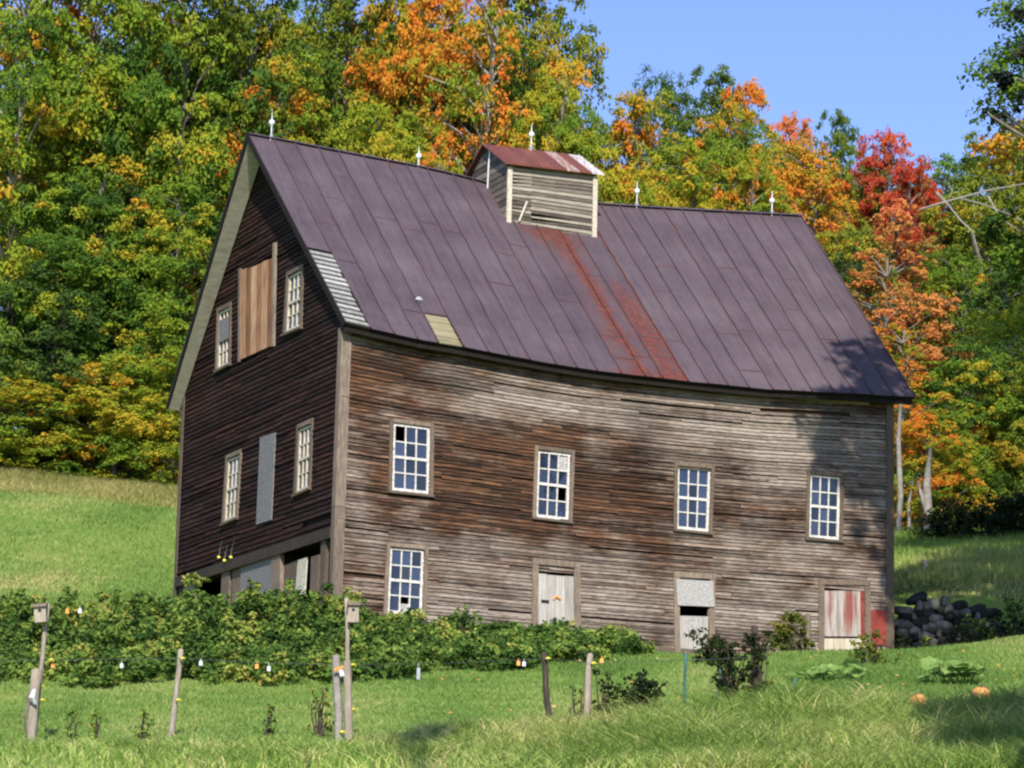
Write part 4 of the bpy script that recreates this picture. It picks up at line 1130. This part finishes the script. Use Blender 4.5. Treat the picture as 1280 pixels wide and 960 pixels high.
rt, ft, _ = post(731, 925, 738, 818, PD, .06, M_post, 'weathered split post with a dark top beside the leafy vine', group='wooden fence posts', taper=.7); insul(rt, ft, 742, 829, PD)
rt, ft, _ = post(946, 888, 943, 783, PD + .6, .05, M_postd, 'black post overgrown with vine near the barn doors', group='wooden fence posts')
for px, yb, yt, lb in ((856, 885, 816, 'taller green steel stake near the low barn door'), (899, 872, 833, 'short green steel stake left of the vine covered post'), (993, 862, 848, 'stub of a green stake right of the black post')):
    rt, ft, _ = post(px - 1, yb, px + 1, yt, PD + 2.2, .022, M_teal, lb, 'garden_stake', group='green garden stakes', cat='stake', taper=1)
rt, ft, _ = post(1011, 800, 1010, 768, 58.5, .07, M_trim, 'short pale post beside the red streaked door', group='wooden fence posts')
rt, ft, _ = post(1156, 722, 1156, 701, 68, .07, M_cream, 'short white stake behind the stone wall', 'stake', cat='stake')
# electric fence wire with tags
def wire(pts, label):
    m = MB(); P = [at(*p) for p in pts]; m.tube(P, .003, 4); tag(m.build('fence_wire', M_wire), label, 'wire')
wire([(-30, 826, PD), (64, 825, PD - .09), (228, 823, PD + .5), (335, 829, PD + .2), (441, 831, PD - .1), (560, 829, PD + .1), (685, 823, PD + .2), (742, 829, PD - .1), (945, 822, PD + .5)], 'thin upper fence wire strung along the posts')
for px, py, col, lb in ((66, 832, 'o', 'orange tag on the wire beside the left bird box pole'), (152, 832, 'w', 'white tag on the wire left of the slender post'), (251, 829, 'w', 'white tag on the wire just right of the slender post'),
     (321, 833, 'o', 'orange tag on the wire left of the centre white one'), (336, 836, 'w', 'white tag on the wire midway between slender post and bird box pole'), (523, 842, 'w', 'long white tag hanging low right of the barn corner'), (648, 829, 'o', 'orange and white tag left of the dark grey post'), (655, 830, 'w', 'small white tag left of the dark grey post'), (752, 826, 'o', 'orange tag right of the split post'), (100, 764, 'w', 'white tag above the bramble right of the left bird box'), (84, 764, 'o', 'orange tag above the bramble right of the left bird box')):
    p = at(px, py, PD - .05); m = MB(); s_ = .03 if py != 842 else .075
    a, b = rnd.uniform(-.3, .3), rnd.uniform(-.3, .3)
    top = at(px, min(py - 6, 829), PD + .0) if py > 800 else p + np.array([0, 0, .06])
    m.tube([top, p + np.array([0, 0, s_])], .004, 4)
    m.hexa([p + np.array(q) for q in ((-.022, -.006 + b * .05, -s_), (.024, -.006 + a * .05, -s_), (.024, .006 + a * .05, -s_), (-.022, .006 + b * .05, -s_), (-.022, -.006, s_), (.022, -.006, s_), (.022, .006, s_), (-.022, .006, s_))])
    tag(m.build('hanging_tag', M_orange if col == 'o' else M_wht), lb, 'tag', 'tags hung along the fence wire')

# ------------------------------------------------------------------ low plants
def leaf_cloud(name, clumps, per_m2, leaf, mat, seed, stems=True, up=.5, parent=None):
    """leaves around clump ellipsoids [(centre, (rx,ry,rz))] with stems to the ground"""
    r = np.random.default_rng(seed); P = []; NN = []; T_ = []
    for c, rad in clumps:
        rad = np.array(rad); n = int(per_m2 * 4 * rad[0] * max(rad[2], .1) * 1.6)
        d = r.normal(size=(n, 3)); d /= np.linalg.norm(d, axis=1)[:, None]
        nt_ = 7; td = r.normal(size=(nt_, 3)); td /= np.linalg.norm(td, axis=1)[:, None]; ti = r.integers(0, nt_, n)
        P.append(c + (td * r.uniform(.4, 1.15, (nt_, 1)))[ti] * rad + d * rad * (r.uniform(.1, .42, n))[:, None]); nn = d * .5 + np.array([0, -.1, up]) + r.normal(size=(n, 3)) * .5
        NN.append(nn / np.linalg.norm(nn, axis=1)[:, None]); T_.append(np.clip((r.normal(.42, .2) if r.random() < .93 else .9) + r.normal(0, .13, n), 0, 1))
    P = np.concatenate(P); NN = np.concatenate(NN); T_ = np.concatenate(T_)
    g_ = H(P[:, 0], P[:, 1]); ok = P[:, 2] > g_ + .01; P, NN, T_ = P[ok], NN[ok], T_[ok]
    V, Qd = leaf_quads(P, NN, leaf * r.uniform(.6, 1.35, len(P)), r, 1.2)
    return mk_mesh(name, V, Qd, attrs={'tone': ('FACE', T_)}, mats=(mat,))

# bramble thicket along the barn foot
r = np.random.default_rng(5); cl = []
topx = [-40, 60, 150, 215, 250, 330, 400, 435, 470, 520, 570, 610, 660, 700, 740, 790, 830]
topy = [758, 752, 757, 762, 748, 742, 744, 752, 775, 778, 786, 790, 808, 806, 814, 826, 836]
botx = [-40, 250, 420, 520, 640, 720, 800, 840]; boty = [868, 868, 866, 858, 850, 842, 838, 836]
for i in range(620):
    px = r.uniform(-45, 795)
    yt, yb = np.interp(px, topx, topy), np.interp(px, botx, boty)
    f = r.random() ** .8
    Yf, Yb = np.interp(px, [0, 400, 640, 820], [47.8, 48.2, 50.5, 54]), np.interp(px, [0, 250, 430, 640, 820], [56, 56.5, 56.3, 57.5, 58.5])
    Yd = Yf + .7 * math.sin(px * .06) * math.sin(px * .023 + 2) + (Yb - Yf) * r.random() ** 1.2
    x = (px - 640) / F_PX * Yd; gz = H(x, Yd)
    fr = (Yd - Yf) / (Yb - Yf); env = at(px, yb + (yt - yb) * min(1, .35 + fr * 1.1), Yd)[2] - gz
    env = max(.25, min(env, 1.9)); s = r.uniform(.16, .42); env *= 1 + .25 * math.sin(px * .045) * math.sin(px * .017 + 1) + r.normal(0, .14)
    cl.append((np.array([x, Yd, gz + max(.1, env * r.uniform(.25, 1.0) - s * .7)]), (s * 1.2, s * 1.1, s * .8)))
for i in range(90):      # canes standing above the mass
    px = r.uniform(-40, 760); Yd = np.interp(px, [0, 400, 640, 820], [51, 52, 54, 56]) + r.uniform(0, 2.5); yt = np.interp(px, topx, topy) + r.uniform(-12, 10)
    c = at(px, yt, Yd); s = r.uniform(.06, .13); cl.append((c, (s, s, s * 1.5))); cl.append((c - np.array([r.normal(0, .05), 0, .2]), (s, s, s * 1.5)))
br = link('bramble_thicket', leaf_cloud('bramble_thicket', cl, 520, .04, M_bramble, 9))
tag(br, 'leafy green bramble thicket along the foot of the barn', 'bramble', kind='stuff')

def bush(name, px, yb, Yd, w, h, mat, label, seed, n=14, leaf=.04, per=380, shape=1.0, cat='shrub', tall=False):
    r = np.random.default_rng(seed); b = at(px, yb, Yd); gz = H(b[0], b[1]); root = thing(name, label, cat, (b[0], b[1], gz))
    base = np.array([b[0], b[1], gz]); cl = []; m = MB()
    for i in range(n):
        f = (i + .5) / n; sp = (1 - .55 * f if not tall else .8)
        c = base + np.array([r.uniform(-.5, .5) * w * sp, r.uniform(-.35, .35) * w * sp, h * (f * .9 + .04)]); s = w * r.uniform(.14, .26) if not tall else w * r.uniform(.17, .3)
        cl.append((c, (s, s, s * .8))); q = base + np.array([r.uniform(-.1, .1) * w, 0, 0]); m.tube([q + np.array([0, 0, -.1]), (q + c) / 2 + np.array([r.normal(0, .03), 0, .05]), c], [.012, .009, .005], 4)
    me = leaf_cloud('foliage', cl, per, leaf, mat, seed)
    o = link('foliage', me, root); o.matrix_parent_inverse = Matrix.Translation(-Vector((b[0], b[1], gz)))
    s_ = m.build('stems', M_postd, root); s_.matrix_parent_inverse = Matrix.Translation(-Vector((b[0], b[1], gz)))
    return root
bush('shrub', 985, 820, 57.5, .95, .9, M_bush, 'yellow green shrub in front of the barn wall left of the red streaked door', 41)
bush('shrub', 1085, 850, 50, .9, .5, M_bush, 'thin pale shrub below the red panel of the barn', 42, per=120)
bush('shrub', 695, 812, 55.5, .9, .55, M_bramble, 'leafy shrub at the foot of the pale plank door', 43)
bush('shrub', 578, 800, 55.5, .8, .65, M_bramble, 'loose shrub sticking up from the brambles right of the lower window', 44, per=160)
bush('vine', 948, 890, PD + .5, .34, 1.05, M_vine, 'dark vine climbing the black post', 45, 26, .021, 1000, cat='vine', tall=True)
bush('vine', 912, 890, PD + .8, .55, .95, M_vine, 'dark bushy weed left of the black post', 46, 30, .021, 900, cat='plant', tall=True)
bush('shrub', 882, 832, 52, .75, .55, M_vine, 'dark small shrub below the low barn door', 47, 10, .035, 380)
bush('vine', 752, 912, PD + .3, .24, .75, M_vine, 'dark vine beside the split post', 48, 14, .022, 600, cat='vine', tall=True)
bush('shrub', 805, 908, PD - .3, .95, .55, M_vine, 'dark spreading bush right of the split post', 49, 16, .026, 480)
bush('shrub', 722, 905, PD + .3, .2, .55, M_bush, 'small green sapling left of the split post', 50, 8, .03, 240, tall=True)
bush('weed', 400, 920, PD + .5, .35, .75, M_bush, 'thin brownish weed left of the pale bark post', 51, 12, .024, 260, cat='plant', tall=True)
for i, (px, yb, lb) in enumerate(((90, 905, 'leafy weed stem right of the left bird box pole'), (178, 912, 'leafy weed stem left of the slender post'), (332, 925, 'small leafy weed in the lawn left of the bird box pole'), (120, 925, 'thin weed stem between the thick post and the slender post'))):
    bush('weed', px, yb, PD, .22, .48, M_bramble, lb, 60 + i, 9, .028, 320, cat='plant', tall=True)
for i, (px, yb, w_, h_, lb) in enumerate(((1128, 815, .5, .55, 'weedy clump at the barn end of the stone wall'), (1165, 808, .6, .5, 'weedy clump in front of the middle of the stone wall'), (1200, 800, .7, .6, 'weedy clump at the low right end of the stone wall'), (1150, 745, .7, .3, 'small weeds trailing over the top of the stone wall'), (1240, 785, 1.0, .7, 'dark bushy weed on the shaded bank right of the stone wall'), (1215, 790, .9, .75, 'dark bushy weed hiding the right end of the stone wall'), (1275, 780, 1.0, .8, 'dark bushy weed at the right edge of the photo below the bank'), (1180, 748, .8, .28, 'low weeds growing over the right half of the stone wall'))):
    bush('weed', px, yb, 62.4 if yb > 760 else 63.6, w_, h_, M_bramble if i % 2 else M_vine, lb, 80 + i, 12, .03, 260, cat='plant')
for px, yb, w_, h_, lb in ((1195, 692, 2.6, 1.0, 'dark low bush standing in for the shade under the trees right of the forked trunk'), (1262, 700, 3.0, 1.2, 'dark low bush standing in for the shade at the right edge under the trees')):
    bush('shrub', px, yb, 84, w_, h_, M_vine, lb, 95 + px, 26, .05, 90)  # dark leaf colour stands in for shade at the wood's foot
# squash plant and pumpkins
def squash(px, yb, Yd, w, h, label, seed, n=26):
    r = np.random.default_rng(seed); b = at(px, yb, Yd); gz = H(b[0], b[1]); root = thing('squash_plant', label, 'plant', (b[0], b[1], gz)); V = []; T_ = []; Tn = []; m = MB()
    for i in range(n):
        c = np.array([r.uniform(-.5, .5) * w, r.uniform(-.4, .4) * w, 0]); c[2] = H(b[0] + c[0], b[1] + c[1]) - gz + h * r.uniform(.3, 1)
        nn = np.array([r.normal(0, .35), r.normal(-.3, .35), 1]); nn /= np.linalg.norm(nn); t = np.cross(nn, [1, 0, 0]); t /= np.linalg.norm(t); s = np.cross(nn, t); R = r.uniform(.09, .17)
        i0 = len(V); V.append(c - nn * R * .15)
        for k in range(12):
            a = 2 * math.pi * k / 12; rr = R * (1 + .13 * math.cos(5 * a)); V.append(c + rr * (math.cos(a) * t + math.sin(a) * s) + nn * r.normal(0, .012))
        for k in range(12): T_.append([i0, i0 + 1 + k, i0 + 1 + (k + 1) % 12]); Tn.append(float(np.clip(.45 + .2 * r.normal(), 0, 1)))
        m.tube([(c[0] * .5, c[1] * .5, -.05), (c[0], c[1], c[2])], .008, 4)
    link('leaves', mk_mesh('leaves', np.array(V), None, T_, {'tone': ('FACE', Tn)}, True, (M_squash,)), root); m.build('stems', M_squash, root)
squash(1192, 888, 44, .85, .32, 'large leaved squash plant between the two pumpkins', 71)
squash(1040, 862, 46, 1.1, .28, 'sprawling squash plant in the grass below the red panel', 72, 22)
M_pump = plain_mat('pumpkin skin', (.55, .25, .06), (.68, .38, .12), 4, .5)
def pumpkin(px, py, Yd, R, label):
    b = ground_hit(px, py); gz = b[2]; root = thing('pumpkin', label, 'pumpkin', (b[0], b[1], gz), rnd.uniform(0, 6), 'pumpkins in the grass')
    m = MB(); m.sphere((0, 0, 0), 1, 40, 14); P = np.array(m.v); a = np.arctan2(P[:, 1], P[:, 0]); rr = np.hypot(P[:, 0], P[:, 1]); sc = 1 - .09 * np.abs(np.sin(a * 5)) ** .5 * rr * 0 - .07 * (1 - np.abs(np.sin(a * 5))) * rr
    P = np.c_[P[:, 0] * sc, P[:, 1] * sc, P[:, 2] * .82 - .22 * np.exp(-(rr / .3) ** 2) * np.sign(P[:, 2])] * R; P[:, 2] += R * .72; m.v = [tuple(p) for p in P]
    m.build('rind', M_pump, root, None, True)
    s = MB(); s.tube([(0, 0, R * 1.2), (.01, 0, R * 1.45), (.05, .01, R * 1.6)], [.03, .02, .022], 6); s.build('stem', M_trim, root)
pumpkin(1226, 878, 44, .14, 'larger orange pumpkin right of the squash plant'); pumpkin(1147, 884, 43, .12, 'smaller orange pumpkin left of the squash plant'); pumpkin(1224, 893, 43, .07, 'tiny pumpkin in front of the larger one')

# ------------------------------------------------------------------ grasses
def blades(name, P, hgt, wid, tone, mat, r, lean=.5, seg=2):
    """curved blades, each seg quads plus a tip"""
    n = len(P); a = r.uniform(0, 2 * math.pi, n); fx = np.stack([np.cos(a), np.sin(a), np.zeros(n)], 1)
    la = r.uniform(0, 2 * math.pi, n); ld = np.stack([np.cos(la), np.sin(la), np.zeros(n)], 1) * (hgt * r.uniform(.1, 1, n) * lean)[:, None]
    rows = []
    for k in range(seg + 1):
        f = k / seg; c = P + ld * f * f; c[:, 2] += hgt * f * (1 - .25 * lean * f); w_ = (wid * (1 - f * .85))[:, None]
        rows += [c - fx * w_, c + fx * w_]
    V = np.stack(rows, 1).reshape(-1, 3); m_ = 2 * (seg + 1)
    b = (np.arange(n) * m_)[:, None]; Q = np.concatenate([b + np.array([[2 * k, 2 * k + 1, 2 * k + 3, 2 * k + 2]]) for k in range(seg)], 0)
    tn = np.tile(tone, seg)
    return mk_mesh(name, V, Q, attrs={'tone': ('FACE', tn)}, mats=(mat,))
def scatter(y0, y1, n, r, wmin=-.19, wmax=.19):
    y = np.sqrt(r.uniform(y0 * y0, y1 * y1, n)); x = r.uniform(wmin, wmax, n) * y
    return x, y
def inbarn(x, y):
    q = np.stack([x - O3[0], y - O3[1]], -1); u = q @ D3[:2]; v = q @ G3[:2]; return (u > -.05) & (u < BL_ + .05) & (v > -.05) & (v < BW + .05)
def fbm(x, y, s, seed):
    r = np.random.default_rng(seed); o = np.zeros_like(x)
    for k in range(6):
        a = r.uniform(0, 6.28); f = s * r.uniform(.6, 1.8); o += np.sin((x * math.cos(a) + y * math.sin(a)) * f + r.uniform(0, 6.28))
    return o / 6
r = np.random.default_rng(100)
x, y = scatter(35, 62, 190000, r); ok = ~inbarn(x, y)
for qx, qy in ((1226, 878), (1147, 884), (1224, 893)):
    q = ground_hit(qx, qy); ok &= ~((np.abs(x - q[0]) < .16) & (y > q[1] - .9) & (y < q[1] + .1))
ok = ok; x, y = x[ok], y[ok]
tn = np.clip(.48 + .5 * fbm(x, y * .6, 1.3, 1) + .35 * fbm(x, y * .5, .5, 31) + .3 * fbm(x, y, 6, 2) + r.normal(0, .16, len(x)), 0, 1)
hg = r.uniform(.035, .085, len(x)) * (1 + .5 * fbm(x, y, 1.1, 3)) * np.where((x > 3) & (y < 50), 1.5, 1)
tag(link('lawn_grass', blades('lawn_grass', np.stack([x, y, H(x, y)], 1), hg, np.full(len(x), .011), tn, M_grass, r, .9)), 'short green lawn grass between the fence posts and the barn', 'grass', kind='stuff')
x, y = scatter(60, 96, 150000, r, -.19, .19); ok = ~inbarn(x, y) & ((x < -4) | (x > 7)); x, y = x[ok], y[ok]
tn = np.clip(.52 + .45 * fbm(x, y * .4, 1.0, 4) + .4 * fbm(x, y * .3, .4, 32) + .25 * fbm(x, y, 4, 5) + r.normal(0, .15, len(x)), 0, 1)
tag(link('meadow_grass', blades('meadow_grass', np.stack([x, y, H(x, y)], 1), r.uniform(.05, .13, len(x)), np.full(len(x), .018), tn, M_grass, r, .9)), 'green meadow grass on the slope behind and beside the barn', 'grass', kind='stuff')
# tall foreground grass, densest at the right
x, y = scatter(29.5, 38.2, 150000, r); dens = np.clip((x + 2.2) / 3.0, .22, 1) * np.clip(.65 + .8 * fbm(x, y, 1.4, 6), .1, 1) * np.clip((38.2 - y) / 1.8, .1, 1)
clear = (x > 4.9) & (x < 7) & (y > 36.6)
ok = (r.random(len(x)) < dens) & ~clear; x, y = x[ok], y[ok]
hg = r.uniform(.22, .55, len(x)) * (1 + .45 * fbm(x, y, 1.3, 7)) * np.clip(.62 + .12 * (x + 1), .5, 1.05) * np.clip(.4 + (38.4 - y) / 2.5, .4, 1)
tn = np.clip(.4 + .45 * fbm(x, y, 1.5, 8) + r.normal(0, .28, len(x)) + .38 * np.exp(-((x - .75) / .8) ** 2 - ((y - 36) / 2) ** 2), 0, 1)
tag(link('tall_grass', blades('tall_grass', np.stack([x, y, H(x, y)], 1), hg, r.uniform(.007, .016, len(x)), tn, M_tall, r, 1.25, 4)), 'long unmown grass in the foreground', 'grass', kind='stuff')
# separate tussocks rising above the foreground grass
nt2 = 420; tx, ty = scatter(32.5, 38.4, nt2, r); keep = (r.random(nt2) < np.clip((tx + 2.6) / 2.6, .22, 1)) & ~((tx > 4.9) & (ty > 36.6)); tx, ty = tx[keep], ty[keep]
k_ = r.integers(40, 110, len(tx)); ti = np.repeat(np.arange(len(tx)), k_); x = tx[ti] + r.normal(0, .10, len(ti)); y = ty[ti] + r.normal(0, .10, len(ti))
th = r.uniform(.32, .75, len(tx)) * np.clip(.55 + .16 * (tx + 1), .4, 1.05) * np.clip(.55 + (38.6 - ty) / 4, .5, 1); tt_ = np.clip(r.normal(.5, .22, len(tx)) + .5 * np.exp(-((tx - .7) / .6) ** 2 - ((ty - 36.8) / 1.3) ** 2), .05, 1)
tag(link('tussock_grass', blades('tussock_grass', np.stack([x, y, H(x, y)], 1), th[ti] * r.uniform(.6, 1.15, len(ti)), r.uniform(.006, .013, len(ti)), np.clip(tt_[ti] + r.normal(0, .14, len(ti)), 0, 1), M_tall, r, 1.3, 4)), 'tussocks of long pale grass standing up in the foreground', 'grass', kind='stuff')
x, y = scatter(84, 95, 60000, r, -.19, -.09); hg = r.uniform(.22, .55, len(x)) * np.clip((y - 84) / 5, .15, 1)
ok = r.random(len(x)) < np.clip((y - 84.5) / 4, .03, 1); x, y, hg = x[ok], y[ok], hg[ok]
tag(link('dry_grass', blades('dry_grass', np.stack([x, y, H(x, y)], 1), hg, np.full(len(x), .016), np.clip(.5 + .3 * fbm(x, y, 1.2, 9) + r.normal(0, .2, len(x)), 0, 1), M_dry, r, .7, 3)), 'strip of tall dry grass along the foot of the wood', 'grass', kind='stuff')
x, y = scatter(66, 88, 30000, r, .12, .19); ok = ~inbarn(x, y); x, y = x[ok], y[ok]
tag(link('rough_grass', blades('rough_grass', np.stack([x, y, H(x, y)], 1), r.uniform(.1, .4, len(x)), np.full(len(x), .014), np.clip(.62 + .35 * fbm(x, y, 1.2, 12) + r.normal(0, .2, len(x)) - .45 * (y > 76), 0, 1), M_tall, r, .8, 3)), 'rough yellow grass on the bank behind the stone wall', 'grass', kind='stuff')  # lighter dry front, greener rear: sun and shade put into blade colour
# fallen leaves
x, y = scatter(38, 60, 120, r, -.03, .19); ok = ~inbarn(x, y); x, y = x[ok], y[ok]
V, Qd = leaf_quads(np.stack([x, y, H(x, y) + .06], 1), np.tile([0, -.5, .86], (len(x), 1)) + r.normal(0, .2, (len(x), 3)), r.uniform(.018, .036, len(x)), r)
tag(link('fallen_leaves', mk_mesh('fallen_leaves', V, Qd, attrs={'tone': ('FACE', r.random(len(x)))}, mats=(M_fallen,))), 'yellow and orange fallen leaves scattered over the lawn', 'leaves', kind='stuff')
